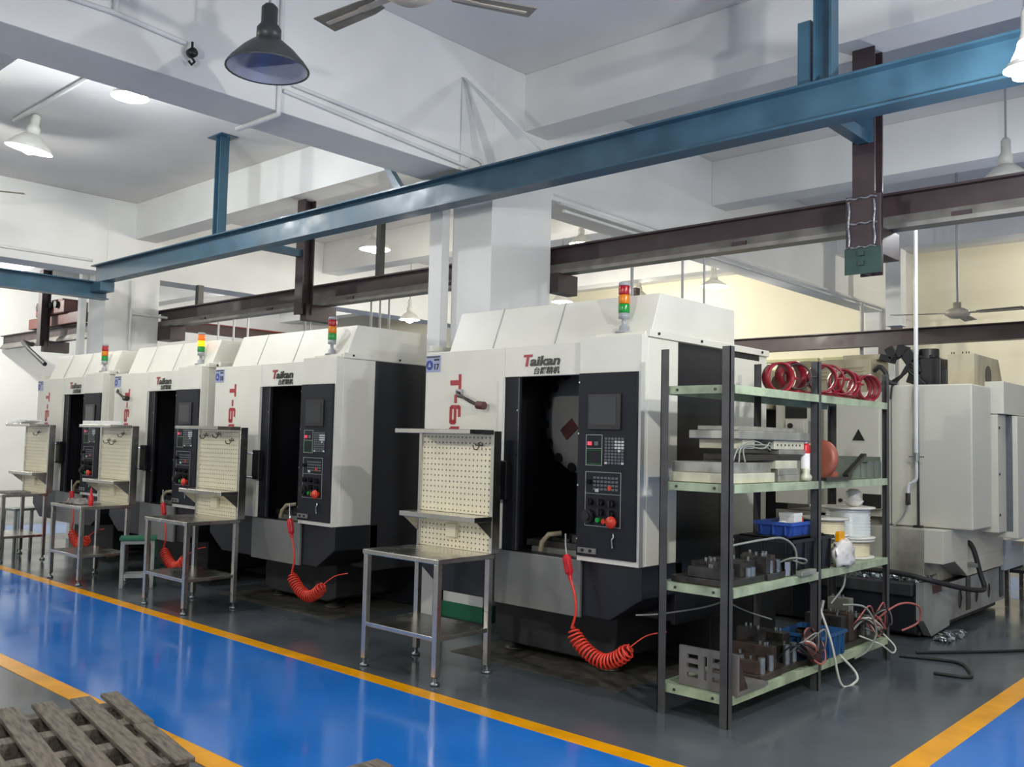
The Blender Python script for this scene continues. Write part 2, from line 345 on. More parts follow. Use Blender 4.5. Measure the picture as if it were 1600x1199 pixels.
c0 = atZ(22, 188, 4.672); c1 = atZ(140, 121, 4.672)
pipe('conduit', [c0, c1, c1+(c1-c0)*.35], .02, 'pipe', 'white conduit across the ceiling between the two lit lamps')
pipe('conduit', [(-5.285, 6.3, 3.72), (-5.265, 9, 3.72)], .012, 'pipe', 'thin white conduit on the beam behind the dark rail')
for k, dz in enumerate((.03, -.05)):
    pipe('conduit', [(-5.25+.05*k, 6.35, 3.62+dz), (-5.25+.05*k, 15.2, 3.62+dz)], .017, 'pipe', ('upper', 'lower')[k]+' of two white conduits under the far ceiling beam')
for k, yy in enumerate((13.2, 14.0, 14.6)):
    pipe('downpipe', [(-5.2, yy, 3.6), (-5.2, yy, 1.9)], .05 if k == 1 else .03, 'greypipe', ('left', 'middle', 'right')[k]+'most grey downpipe at the end of the far ceiling beam')
tag(bx(-4.62, 12.55, 3.15, -4.42, 12.75, 4.19).build('duct', 'pipe'), 'pale square duct below the green joint plate, above the far rail', 'duct')
pipe('conduit', [(-12.56, -2, 3.80), (-12.56, 5.3, 3.80)], .02, 'pipe', 'white conduit along the far left ceiling beam')
# steel channel beside columns
tag(MB().box(-5.93, 5.40, 0, -5.77, 5.42, 4.1).box(-5.93, 5.42, 0, -5.915, 5.49, 4.1).box(-5.785, 5.42, 0, -5.77, 5.49, 4.1).build('column_channel', 'beam', bevel=.003), 'white painted steel channel standing beside the middle column', 'steel channel')
tag(MB().box(-13.2, 5.40, 0, -13.1, 5.48, 3.9).build('column_channel', 'beam', bevel=.003), 'white painted steel channel standing beside the far left column', 'steel channel')
pipe('conduit', [(-12.53, 5.85, 3.6), (-12.53, 5.85, 0.3)], .02, 'pipe', 'white conduit down the side of the far column')
pipe('conduit', [(-12.54, 5.86, 3.14), (-12.54, 6.9, 3.14), (-12.2, 6.9, 3.14)], .02, 'pipe', 'short horizontal conduit arm leaving the far column')
# drop pipes behind machines
drops = [(340, 545, 490, 'left'), (364, 545, 487, 'middle'), (386, 545, 485, 'right')]
for px, yb, yt, nm in drops:
    a = atY(px, yb, 6.45); pipe('drop_pipe', [(a.x, 6.45, 1.9), (a.x, 6.45, 3.001)], .014, 'pipe', nm+' of three thin drop pipes behind the second machine', 'thin drop pipes')
for px, nm in ((579, 'left'), (593, 'middle'), (607, 'right')):
    a = atY(px, 515, 6.45); pipe('drop_pipe', [(a.x, 6.45, 1.9), (a.x, 6.45, 3.001)], .012, 'greypipe', nm+' of three thin drop pipes behind the third machine', 'thin drop pipes')
for px, nm in ((476, 'left'), (484, 'right')):
    a = atY(px, 515, 6.45); pipe('drop_pipe', [(a.x, 6.45, 1.9), (a.x, 6.45, 3.001)], .011, 'greypipe', nm+' thin drop pipe below the hanging post', 'thin drop pipes')
for px, nm in ((277, 'left'), (283, 'right')):
    a = atY(px, 535, 6.45); pipe('drop_pipe', [(a.x, 6.45, 1.9), (a.x, 6.45, 2.75)], .016, 'pipe', nm+' of two short drop pipes beside the far column', 'thin drop pipes')
for px, Y, nm, r in ((987, 6.45, 'thin brown drop pipe behind the nearest signal tower', .014), (1066, 6.45, 'thin grey drop pipe left of the white conical lamp', .011), (1100, 6.45, 'thin dark drop pipe right beside the white conical lamp', .009)):
    a = atY(px, 470, Y); pipe('drop_pipe', [(a.x, Y, 1.9), (a.x, Y, 3.001)], r, 'greypipe', nm, 'thin drop pipes')
a = atY(1036, 450, 9); tag(bx(a.x-.07, 8.95, 0.0005, a.x+.06, 9.05, 2.98).build('far_post', 'angle'), 'dark upright post behind the nearest machine top', 'post')

# ================================================================== LAMPS, FANS
def lamp(loc, label, lit=True, r=.22, drop=.4, power=1.0, shade='shadewhite', rot=None, col=(1, .98, .93), inner='shadewhite', h=None, lz=-.10):
    L = thing('pendant_lamp', label, 'lamp', loc)
    if rot: L.rotation_euler = rot
    h = h or r*.72
    if lit: drop = max(.02, ZC-loc[2]-h-.2)
    MB().lathe([(.30*r, h), (.36*r, h*.92), (r*.62, h*.62), (r*.9, h*.2), (r, 0), (r*1.02, .0), (r*1.02, .006), (r*.92, h*.24), (r*.64, h*.67), (r*.38, h*.98), (.30*r, h*1.02)], n=32).build('lamp_shade', shade, L)
    MB().lathe([(r*.97, .004), (r*.87, h*.2), (r*.6, h*.6), (r*.34, h*.9), (0, h*.9)], n=32).build('reflector', inner, L)
    MB().lathe([(0, h), (.30*r, h), (.30*r, h+.07), (.2*r, h+.10), (.2*r, h+.19), (.12*r, h+.21), (0, h+.21)], n=20).build('socket', shade, L)
    MB().lathe([(0, -.05), (.05, -.035), (.065, .02), (.035, .09), (.03, .12)] if lit else [(0, .10), (.02, .105), (.025, .13), (.025, .15)], n=16).build('bulb', 'bulb' if lit else 'bulboff', L)
    MB().cyl((0, 0, h+.2), (0, 0, h+.2+drop), .008, 8).build('cord', 'greypipe', L)
    if lit:
        ld = bpy.data.lights.new('bulb_light', 'POINT'); ld.energy = LAMP_W*power; ld.shadow_soft_size = .07; ld.color = col
        lo = bpy.data.objects.new('bulb_light', ld); COL.objects.link(lo); lo.parent = L; lo.location = (0, 0, lz)
    return L
cool = (.93, .97, 1); warm = (1, .93, .78)
lamp((-4.40, 2.76, 3.52), 'unlit pendant lamp with dark conical shade at upper left', False, .225, ZC-3.52-.37, shade='shade', inner='shadein')
lamp((-9.86, 3.47, 4.33), 'lit white bowl lamp at the far left under the ceiling', True, .22, .03, .7, rot=(R(-6), R(8), 0), col=(1, .99, .92))
lamp(atZ(203, 152, 4.36), 'glaring lamp half hidden by the ceiling beam at upper left', True, .15, .02, 1.1, col=cool)
lamp((-.99, 4.3, 3.13), 'glaring lamp at the right edge beside the blue beam', True, .085, ZC-3.15-.3, 1.25, col=cool)
lamp((-9.4, 7.6, 3.95), 'pale lamp peeking above the blue beam beside its hanger', True, .2, .3, .55, col=warm)
lamp((-7.8, 8.2, 3.5), 'small pale lamp above the rail, left of the middle column', True, .16, .9, .6, col=(1, .93, .9))
lamp((atY(640, 500, 9.5).x, 9.5, atY(640, 500, 9.5).z), 'glowing lamp low behind the third machine', True, .16, 1.4, .6, col=(1, .95, .9))
lamp((atY(878, 472, 11).x, 11, atY(878, 472, 11).z), 'glowing lamp just right of the middle column', True, .16, 1.5, 1.1, col=warm)
lamp((atY(908, 382, 8.5).x, 8.5, atY(908, 382, 8.5).z), 'small lamp peeking above the rail right of the column', True, .14, .4, .4, col=warm)
lamp((atY(1115, 448, 11.2).x, 11.2, atY(1115, 448, 11.2).z), 'white conical pendant lamp behind the nearest machine', True, .19, .7, 1.1, col=warm, h=.09)
lamp((atY(1572, 283, 7.6).x, 7.6, atY(1572, 283, 7.6).z), 'lamp partly hidden by the rail at the upper right', True, .17, .3, .7, col=cool)
lamp((-17.0, 5.0, 4.1), 'added fill lamp out beyond the far column', True, .2, .3, 2.6, col=(1, .99, .92))  # these far-end lamps are added to brighten the left side
lamp((-17.0, 1.0, 4.1), 'added fill lamp over the far end of the aisle', True, .2, .3, 2.0, col=(1, .99, .92))
lamp((-15.5, 10.0, 4.1), 'added fill lamp over the far back corner', True, .2, .3, 2.2, col=(1, .97, .9))
lamp((-9.5, 13.8, 4.1), 'added fill lamp near the back wall', True, .2, .3, 1.6, col=warm)  # lamps near the back wall are added to brighten it
lamp((-2.2, 13.8, 4.1), 'added fill lamp near the back wall at right', True, .2, .3, 1.3, col=warm)
lamp((-8.5, -.8, 3.2), 'added unseen fill lamp over the front floor area', True, .2, .2, 5.6, col=(1, .98, .92), lz=-.02)  # front lamps are added out of view to light the machine fronts
lamp((-3.2, .3, 3.0), 'added fill lamp over the front aisle, outside the left edge of the view', True, .2, .2, 4.6, col=(1, .98, .92), lz=-.02)
lamp((.75, 2.6, 3.0), 'added fill lamp over the front aisle, outside the right edge of the view', True, .2, .2, 4.6, col=(1, .98, .93), lz=-.05)
lamp((.9, 7.6, 3.7), 'added unseen fill lamp over the right hand aisle', True, .2, .2, 1.1, col=(1, .98, .93), lz=-.02)  # extra fill light added on the right, out of view

def fan(loc, rad, angs, label, rod, tilt=.12):
    F = thing('ceiling_fan', label, 'ceiling fan', loc)
    MB().lathe([(0, -.06), (.07, -.055), (.13, -.02), (.13, .02), (.08, .05), (.045, .06), (.045, .12), (0, .12)], n=24).build('motor_hub', 'fanhub', F)
    MB().cyl((0, 0, .1), (0, 0, rod), .014, 10).build('rod', 'greypipe', F)
    for a in angs:
        T = Matrix.Rotation(a, 4, 'Z') @ Matrix.Rotation(tilt, 4, 'X')
        m = MB().prism([(.22, -.05), (.30, -.065), (rad, -.075), (rad+.005, .065), (.30, .055), (.22, .045)], 'z', -.003, .003, T)
        bo = m.build('blade', 'fan', F)
        MB().box(.08, -.02, -.006, .34, .02, .006, T).box(.30, -.012, -.008, rad*.95, .012, -.0032, T).build('blade_arm', 'fanhub', bo)
    return F
c = atZ(640, -16, 3.62); t1 = atZ(516, 34, 3.62)-c; t2 = atZ(810, 16, 3.62)-c
A1 = math.atan2(t1.y, t1.x); A2 = math.atan2(t2.y, t2.x)
fan(c, .62, (A1, A2, (A1+A2)/2+math.pi if abs(A1-A2) < math.pi else (A1+A2)/2), 'ceiling fan cut off by the top edge of the view', ZC-3.62)
fan((-3.25, 11.0, 3.04), .70, (R(-160), R(-5), R(95)), 'ceiling fan on a long rod at the right, before the back wall', ZC-3.04, -.12)
c3 = (-11.3, 3.3, 4.15)
fan(c3, .62, (R(62), R(182), R(302)), 'ceiling fan with one blade showing at the left edge', ZC-4.15)

# ================================================================== CNC MACHINES
def ring(x, z, r0, r1, y0, y1, n=24):
    T = Matrix.Rotation(R(90), 4, 'X'); return MB().lathe([(r0, -y1), (r1, -y1), (r1, -y0), (r0, -y0)], (x, 0, z), n, T, True)
def disc(mb, x, z, r, y0, y1, n=20): return mb.cyl((x, y0, z), (x, y1, z), r, n)
def make_cnc():
    Wd = 1.93; t = thing('cnc_machine', '', 'cnc machine')
    # base casting with pads
    MB().prism([(.42, .10), (.52, 0.06), (1.38, .06), (1.50, .10), (1.50, .42), (.42, .42)], 'y', .36, 1.5).build('base_casting', 'cast', t, bevel=.01)
    for x in (.55, 1.38):
        for y in (.45, 1.35): MB().lathe([(0, 0.004), (.09, .004), (.085, .02), (.03, .04), (.03, .065), (0, .065)], (x, y, 0), 16).build('levelling_pad', 'dsteel', t)
    bx(.12, 1.0, .004, 1.82, 1.95, .60).build('rear_dark_box', 'navy', t, bevel=.01)  # dark box added to hide the lit floor behind the machine
    # dark lower shroud and body
    hull = [(0, .765), (Wd, .765), (Wd, .57), (1.70, .42), (.23, .42), (0, .57)]
    MB().prism(hull, 'y', .005, .45).build('lower_shroud', 'navy', t, bevel=.006)
    b = MB(); b.box(.0, .9, .36, Wd, 1.45, 2.14); b.box(0, .37, .38, .03, .9, 2.14); b.box(Wd-.03, .37, .38, Wd, .9, 2.14); b.box(0.03, .37, 2.0, Wd-.03, .9, 2.14); b.box(.03, .45, .38, Wd-.03, .9, .6)
    b.build('body', 'navy', t, bevel=.004)
    # cavity lining
    c = MB(); c.box(.70, .86, .6, 1.62, .895, 2.0); c.box(.70, .04, .6, .74, .86, 2.0); c.box(1.60, .04, .6, 1.63, .86, 2.0); c.box(.74, .04, 1.97, 1.60, .86, 1.995); c.box(.74, .45, .6, 1.60, .86, .64)
    c.build('work_chamber', 'interior', t)
    # white front
    bx(0, 0, .765, .79, .036, 2.13).build('front_panel', 'mwhite', t, bevel=.006)
    bx(.79, 0.002, 1.925, 1.468, .036, 2.13).build('header', 'mwhite', t, bevel=.004)
    f = MB(); f.box(1.468, -.03, 1.928, Wd, .036, 2.15); f.box(1.913, -.03, .765, Wd, .036, 1.928); f.box(1.468, -.03, .765, 1.913, .036, .795)
    f.build('control_surround', 'mwhite', t)
    MB().prism([(.755, .768), (.79, .768), (.79, 1.925), (.755, 1.90)], 'y', -.012, 0).build('door_trim', 'mwhite', t)
    # sides
    for s, x0, x1 in ((1, Wd-.03, Wd+.004), (0, -.004, .03)):
        bx(x0, .0365, .765, x1, .369, 2.14).build('side_panel', 'mwhite', t, bevel=.004)
        bx(x0 if s else -.006, .95, .60, (Wd+.006) if s else x1, 1.5, 2.10).build('rear_side_panel', 'mwhite', t, bevel=.004)
        g = bx(x0, .03, 2.141, (Wd+.02) if s else x1, 1.56, 2.185).build('side_ledge', 'mwhite', t, bevel=.003)
        for y in (.12, .62, 1.45): MB().cyl((x1 if s else x0, y, 2.165), ((Wd+.028) if s else x0-.012, y, 2.165), .009, 8).build('bolt', 'black', g)
    bx(0.0, 1.451, .5, Wd, 1.56, 2.14).build('rear_panel', 'mwhite', t)
    # top cover
    cv = MB().prism([(.055, 2.131), (.17, 2.425), (1.09, 2.425), (1.09, 2.131)], 'x', .19, Wd-.001); co = cv.build('top_cover', 'mwhite', t, bevel=.004)
    for xx in (.62, 1.18):
        MB().prism([(.052, 2.135), (.167, 2.425), (.17, 2.43), (.056, 2.131)], 'x', xx, xx+.006).build('cover_seam', 'greypipe', co)
    bx(1.55, .02, 2.1505, 1.92, .2, 2.175).build('lamp_bracket', 'mwhite', t, bevel=.003)
    # grey splash panel
    bx(.762, -.022, .413, 1.489, .003, .764).build('splash_panel', 'mgrey', t, bevel=.004)
    # sliding door edge with handle
    d = bx(.792, .012, .768, .925, .034, 1.922).build('sliding_door', 'panel', t)
    d2 = MB().box(.915, .008, .77, .925, .012, 1.92); d2.build('door_edge', 'angle', d)
    h = bx(.765, -.05, 1.10, .87, -.001, 1.36).build('handle_block', 'black', d, bevel=.006)
    for z in (.85, 1.1, 1.4, 1.7): MB().cyl((.912, .004, z), (.912, .012, z), .006, 8).build('screw', 'chrome', d)
    MB().tube([(.775, -.05, 1.12), (.755, -.105, 1.12), (.745, -.11, 1.135), (.745, -.11, 1.315), (.755, -.105, 1.33), (.775, -.05, 1.33)], .011, 8).build('door_handle', 'chrome', t)
    # tool turret
    T = Matrix.Rotation(R(90), 4, 'X')
    tu = MB().lathe([(0, .0), (.27, 0), (.385, -.05), (.395, -.10), (.395, -.16), (0, -.16)], (1.11, .46, 1.655), 40, T).build('tool_turret', 'turret', t)
    for k in range(16):
        a = 2*math.pi*k/16+.1; disc(MB(), 1.11+.35*math.cos(a), 1.655+.35*math.sin(a), .032, .47, .50, 12).build('tool_pocket', 'black', tu)
    Td = Matrix.Translation((1.0, .455, 1.585)) @ Matrix.Rotation(R(-40), 4, 'Y')
    MB().box(-.065, -.004, -.045, .065, .002, .045, Td).build('warning_plate', 'oxide', tu)
    # table with fixture inside
    bx(.98, .10, .641, 1.56, .80, .80).build('machine_table', 'mgrey', t, bevel=.006)
    fx = MB(); random.seed(3)
    for k in range(7): x = .98+random.random()*.45; y = .15+random.random()*.4; fx.box(x, y, .80, x+.05+random.random()*.1, y+.1, .83+random.random()*.07)
    fx.box(.92, .12, .80, 1.35, .3, .84); fx.build('fixture', 'dsteel', t)
    MB().tube([(1.22, .12, .90), (1.16, .06, .89), (1.12, .045, .84), (1.105, .045, .78)], .017, 10).build('coolant_hose', 'hosetan', t)
    # control panel
    p = bx(1.47, -.045, .797, 1.912, .03, 1.926).build('control_panel', 'panel', t, bevel=.003)
    yf = -.045
    def fr(mb, x0, z0, x1, z1, wd=.004, d=.003):
        mb.box(x0, yf-d, z0, x1, yf, z0+wd); mb.box(x0, yf-d, z1-wd, x1, yf, z1); mb.box(x0, yf-d, z0+wd, x0+wd, yf, z1-wd); mb.box(x1-wd, yf-d, z0+wd, x1, yf, z1-wd); return mb
    bx(1.555, yf-.012, 1.575, 1.80, yf, 1.795).build('screen_bezel', 'panel2', p, bevel=.003)
    bx(1.572, yf-.0135, 1.605, 1.768, yf-.011, 1.772).build('screen', 'screen', p)
    fr(MB(), 1.537, 1.355, 1.662, 1.545).box(1.541, yf-.003, 1.458, 1.658, yf, 1.462).build('power_panel', 'line', p)
    bx(1.552, yf-.008, 1.478, 1.582, yf, 1.502).build('power_button', 'keyred', p); bx(1.606, yf-.008, 1.478, 1.632, yf, 1.502).build('power_button', 'keygrey', p)
    fr(MB(), 1.541, 1.365, 1.658, 1.450, .002).build('label_grid', 'lensgreen', p)
    kb = MB(); kw = MB()
    for r_ in range(9):
        for c_ in range(6):
            x = 1.684+c_*.0245; z = 1.515-r_*.0185
            (kw if (c_ >= 3 and 1 <= r_ <= 3) or (r_ == 4 and c_ == 4) or (r_ == 8 and c_ in (0, 5)) else kb).box(x, yf-.007, z, x+.017, yf, z+.013)
    kb.build('keypad', 'keygrey', p); kw.build('number_keys', 'key', p)
    fr(MB(), 1.537, .985, 1.806, 1.318).box(1.541, yf-.003, 1.182, 1.802, yf, 1.185).build('operator_frame', 'line', p)
    kk = MB()
    for r_ in range(4):
        for c_ in range(7): x = 1.60+c_*.0275; z = 1.275-r_*.023; kk.box(x, yf-.005, z, x+.019, yf, z+.013)
    kk.build('mode_keys', 'keygrey', p)
    bx(1.615, yf-.006, 1.195, 1.64, yf, 1.213).build('start_key', 'key', p); bx(1.71, yf-.006, 1.21, 1.735, yf, 1.235).build('stop_key', 'estop', p)
    for x, z, rr in ((1.575, 1.255, .014), (1.583, 1.135, .020), (1.665, 1.135, .020), (1.745, 1.13, .022), (1.665, 1.075, .020), (1.745, 1.07, .020)):
        k = MB().cyl((x, yf-.03, z), (x, yf, z), rr, 14); k.box(x-.004, yf-.04, z-rr, x+.004, yf-.03, z+rr); k.build('knob', 'black', p)
    MB().cyl((1.575, yf-.035, 1.045), (1.575, yf, 1.045), .042, 20).cyl((1.575, yf-.05, 1.045), (1.575, yf-.035, 1.045), .026, 16).build('handwheel_dial', 'rubber', p)
    MB().cyl((1.643, yf-.02, 1.025), (1.643, yf, 1.025), .015, 14).build('green_button', 'lensgreen', p); MB().cyl((1.69, yf-.02, 1.02), (1.69, yf, 1.02), .016, 14).build('red_button', 'estop', p)
    MB().lathe([(0, .045), (.034, .042), (.038, .03), (.03, .022), (.02, .02), (.02, 0)], (1.757, yf, 1.02), 18, T).build('emergency_stop', 'estop', p)
    MB().tube([(1.757, yf-.005, .95), (1.765, yf-.012, .93), (1.752, yf-.012, .915), (1.757, yf-.012, .865)], .006, 6).build('key', 'chrome', p)
    po = bx(1.49, yf-.012, .815, 1.63, yf, .85).build('port_plate', 'mgrey', p, bevel=.002)
    for x in (1.53, 1.59): MB().cyl((x, yf-.018, .834), (x, yf-.012, .834), .01, 10).build('port', 'black', po)
    for z in (1.87, 1.55, 1.23, .9): MB().cyl((1.478, yf-.003, z), (1.478, yf, z), .006, 8).build('screw', 'chrome', p)
    # stack light
    sx, sy = 1.733, .06
    s = MB().lathe([(0, 2.1755), (.055, 2.1755), (.055, 2.185), (.03, 2.19), (.028, 2.22), (.016, 2.225), (.014, 2.262), (.034, 2.266), (.034, 2.30), (0, 2.30)], (sx, sy, 0), 18).build('signal_tower', 'greypipe', t)
    for nm, m, z in (('green_lens', 'lensgreen', 2.30), ('amber_lens', 'lensamber', 2.357), ('red_lens', 'lensred', 2.414)):
        MB().lathe([(0, z+.001), (.034, z+.001), (.036, z+.006), (.036, z+.050), (.034, z+.056), (0, z+.056)], (sx, sy, 0), 18).build(nm, m, s)
    MB().lathe([(0, 2.471), (.036, 2.471), (.036, 2.488), (.03, 2.494), (0, 2.494)], (sx, sy, 0), 18).build('tower_cap', 'greypipe', s)
    # lettering
    text('T', .105, 'logo_initial', 'textred', t, (.955, -.0015, 1.995), shear=.18, offset=.0035, sx=1.12)
    text('aikan', .088, 'logo_lettering', 'textblack', t, (1.020, -.0015, 1.995), shear=.18, offset=.0026, sx=1.42)
    text('台群精机', .050, 'logo_characters', 'textblack', t, (1.05, -.0015, 1.942), shear=.18, offset=.0006, sx=1.12)
    x1 = .375
    def blk(mb, u0, v0, u1, v1): mb.box(x1-.11+v0, -.003, 1.96-u1, x1-.11+v1, 0, 1.96-u0)   # u down the panel, v to the right
    l = MB(); blk(l, 0, .085, .115, .11); blk(l, .042, 0, .078, .085); l.build('model_letter', 'textred', t)
    l = MB(); blk(l, .145, .045, .205, .07); l.build('model_dash', 'textred', t)
    def digit(u0, six):
        l = MB(); 
        blk(l, u0+.01, 0, u0+.13, .024); blk(l, u0, .012, u0+.028, .098)
        if six: blk(l, u0+.028, .043, u0+.13, .067); blk(l, u0+.105, .01, u0+.138, .057); blk(l, u0+.01, .086, u0+.085, .11)
        else: blk(l, u0+.028, .086, u0+.13, .11); blk(l, u0+.105, .012, u0+.138, .098)
        l.build('model_digit', 'textred', t)
    digit(.22, True); digit(.372, False); digit(.524, False)
    return t
proto = make_cnc()
CN = [('nearest white and dark cnc machine, numbered 17, beside the rack', (-5.05, 4.6, 0), '17'),
      ('white and dark cnc machine numbered 18, left of the middle column', (-8.02, 4.6, 0), '18'),
      ('third white and dark cnc machine from the rack, amber signal lit', (-10.155, 4.6, 0), '19'),
      ('farthest white and dark cnc machine, at the left end of the row', (-12.31, 4.6, 0), '20')]
cncs = []
for i, (lab, loc, no) in enumerate(CN):
    m = proto if i == 0 else copy_tree(proto); cncs.append(m)
    m.location = loc; m['label'] = lab; m['group'] = 'row of cnc machines'
for i, m in enumerate(cncs):
    pl = bx(.005, -.004, 1.985, .155, 0, 2.105).build('number_plate', 'plate', m)
    disc(MB(), .043, 2.035, .036, -.0055, -.004).build('plate_emblem', 'textblue', pl)
    MB().prism([(.026, 2.022), (.06, 2.022), (.043, 2.056)], 'y', -.0065, -.0055).build('emblem_mark', 'plate', pl)
    bl = MB()
    for k in range(8): bl.box(.014+k*.0172, -.0055, 2.089, .027+k*.0172, -.004, 2.100)
    for k in range(3): bl.box(.09+k*.019, -.0055, 2.066, .106+k*.019, -.004, 2.080)
    bl.build('plate_print', 'textblack', pl)
    if i < 2: text(CN[i][2], .058, 'plate_number', 'textblack', pl, (.085, -.0045, 2.002), offset=.002)
# amber lit on the third machine
for o in bpy.data.objects:
    if o.parent and o.parent.parent == cncs[2]:
        if o.name.startswith('amber_lens'): o.data = o.data.copy(); o.data.materials[0] = M['litamber']
        if o.name.startswith('red_lens'): o.data = o.data.copy(); o.data.materials[0] = M['litorange']
    if o.parent in (cncs[1], cncs[2], cncs[3]) and o.name.startswith('machine_table'): pass
# clamp arms on the fronts (nearest and third machine)
for mi, dx, dz in ((0, 0, 0), (2, -.22, .12)):
    a = MB().tube([(.355+dx, -.02, 1.835+dz), (.40+dx, -.05, 1.805+dz), (.46+dx, -.06, 1.79+dz), (.52+dx, -.06, 1.765+dz), (.60+dx, -.06, 1.735+dz)], [.012, .016, .01, .014, .012], 8).build('clamp_arm', 'dsteel', cncs[mi])
    MB().cyl((.60+dx, -.06, 1.735+dz), (.665+dx, -.06, 1.73+dz), .028, 14).build('clamp_head', 'black' if mi else 'oxide', a)
    MB().box(.345+dx, -.03, 1.815+dz, .40+dx, -.001, 1.85+dz).build('clamp_base', 'chrome', a)

# air guns with coiled hoses
def helix(path, r, turns, n=12):
    path = [Vector(p) for p in path]; seg = [(path[i+1]-path[i]).length for i in range(len(path)-1)]; L = sum(seg); pts = []
    N = turns*n
    def at(s):
        for i, d in enumerate(seg):
            if s <= d or i == len(seg)-1: return path[i].lerp(path[i+1], min(1, s/d)), (path[i+1]-path[i]).normalized()
            s -= d
    for k in range(N+1):
        p, t = at(L*k/N); nrm = Vector((0, 1, 0)); b = t.cross(nrm).normalized(); a = 2*math.pi*k/n
        e = min(1, k/(n*1.5), (N-k)/(n*1.5)); pts.append(p + (b*math.cos(a) + nrm*math.sin(a))*r*(.35+.65*e))
    return pts
def smooth(pts, n=8):
    pts = [Vector(p) for p in pts]; out = []
    for i in range(len(pts)-1):
        p0, p1, p2, p3 = pts[max(i-1, 0)], pts[i], pts[i+1], pts[min(i+2, len(pts)-1)]
        for k in range(n):
            t = k/n; out.append(.5*((2*p1)+(p2-p0)*t+(2*p0-5*p1+4*p2-p3)*t*t+(3*p1-p0-3*p2+p3)*t**3))
    return out + [pts[-1]]
def airgun(mx, label, s=1.0):
    g = thing('air_gun', label, 'air gun', (mx+1.455, 4.49, .72), 0, 'red air blow guns')
    MB().tube(smooth([(-.015, 0, .21), (-.012, 0, .13), (0, 0, .06)]), .007, 8).build('nozzle', 'chrome', g)
    MB().tube(smooth([(-.005, 0, .085), (.0, 0, .05), (.012, 0, 0), (.032, 0, -.07)]), [.018]*4+[.027]*8+[.026]*8+[.014]*5, 10).build('gun_body', 'gunred', g)
    MB().tube(smooth([(.01, -.02, .06), (.035, -.03, .03), (.045, -.025, -.02)]), .006, 6).build('trigger', 'gunred', g)
    dwn = smooth([(.032, 0, -.07), (.065, 0, -.16), (.075, 0, -.26), (.045, .0, -.36)])
    path = smooth([(.045, 0, -.36), (.10, 0, -.43), (.19, 0, -.49), (.30, 0, -.515), (.41, 0, -.47), (.48, 0, -.40)])
    MB().tube(dwn, .008, 8).tube(helix(path, .043, 20), .0068, 6).build('coiled_hose', 'hosered', g)
    MB().tube(smooth([(.48, 0, -.40), (.56, .05, -.33), (.66, .1, -.30)]), .004, 6).build('air_line', 'hosered', g)
    return g
airgun(-5.05, 'red air gun with coiled red hose hanging on the nearest machine')
airgun(-8.00, 'red air gun with coiled red hose hanging on machine 18')
airgun(-10.17, 'red air gun with coiled hose behind the bench beside the green stool')
airgun(-12.33, 'red air gun with coiled hose on the farthest machine')

# ================================================================== WORKBENCHES
def pegmesh(x0, z0, x1, z1, y, nx, nz, r, cut=0):
    mb = MB(); dx = (x1-x0)/nx; dz = (z1-z0)/nz
    for i in range(nx):
        for j in range(nz):
            cx = x0+(i+.5)*dx; cz = z0+(j+.5)*dz
            o = [(cx-dx/2, cz-dz/2), (cx, cz-dz/2), (cx+dx/2, cz-dz/2), (cx+dx/2, cz), (cx+dx/2, cz+dz/2), (cx, cz+dz/2), (cx-dx/2, cz+dz/2), (cx-dx/2, cz)]
            h = [(cx+r*math.cos(R(225+45*k)), cz+r*math.sin(R(225+45*k))) for k in range(8)]
            vs = [(a, y, b) for a, b in o]+[(a, y, b) for a, b in h]+[(a, y+.006, b) for a, b in h]
            mb.add(vs, [(k, (k+1) % 8, 8+(k+1) % 8, 8+k) for k in range(8)]+[(8+k, 8+(k+1) % 8, 16+(k+1) % 8, 16+k) for k in range(8)])
    return mb
def make_bench():
    W, D = .715, .49; t = thing('workbench', '', 'workbench')
    for x in (.019, W-.019):
        for y in (.019, D-.019):
            l = bx(x-.019, y-.019, .05, x+.019, y+.019, .728).build('leg', 'inox', t, bevel=.003)
            MB().lathe([(0, 0.0002), (.028, .0002), (.03, .012), (.02, .02), (.012, .022), (.012, .052), (0, .052)], (x, y, 0), 14).build('foot', 'galv', l)
    bx(-.006, -.006, .728, W+.006, D+.006, .760).build('tabletop', 'inox', t, bevel=.004)
    bx(.003, .003, .262, W-.003, D-.003, .290).build('lower_shelf', 'inox', t, bevel=.003)
    yb = D-.012
    fr = MB()
    for x0 in (-.004, W-.024): fr.box(x0, yb-.012, .7605, x0+.028, yb+.062, 1.555)
    fr.box(.024, yb+.04, 1.51, W-.024, yb+.06, 1.55); fr.build('back_frame', 'inox', t, bevel=.003)
    bx(.024, yb+.008, .765, W-.024, yb+.013, 1.54).build('back_pan', 'pegback', t)
    pegmesh(.024, 1.002, W-.024, 1.53, yb, 18, 14, .0062).build('pegboard', 'inoxpeg', t)
    pegmesh(.024, .762, W-.024, .964, yb, 18, 6, .0062).build('lower_pegboard', 'inoxpeg', t)
    bx(-.004, .30, .966, W+.004, yb-.012, 1.0).build('middle_shelf', 'inox', t, bevel=.003)
    bx(-.004, .24, 1.532, W+.004, yb-.0125, 1.562).build('top_shelf', 'inox', t, bevel=.003)
    for x in (.0, W-.006): MB().prism([(yb-.014, .966), (.33, .966), (yb-.014, .86)], 'x', x, x+.006).build('bracket', 'inox', t)
    bx(.30, yb-.03, .84, .40, yb-.001, .93).build('socket_box', 'inoxpeg', t, bevel=.004)
    return t
bproto = make_bench()
BN = [('nearest stainless workbench with perforated back panel, before machine 17', (-4.85, 3.91, 0), 0),
      ('stainless workbench with perforated panel, right beside the green stool', (-7.85, 3.885, 0), 0),
      ('stainless workbench carrying a grey rag, left of the green stool', (-9.83, 3.86, 0), 0),
      ('farthest stainless workbench, cut by the left edge of the view', (-11.93, 3.87, 0), 0)]
benches = []
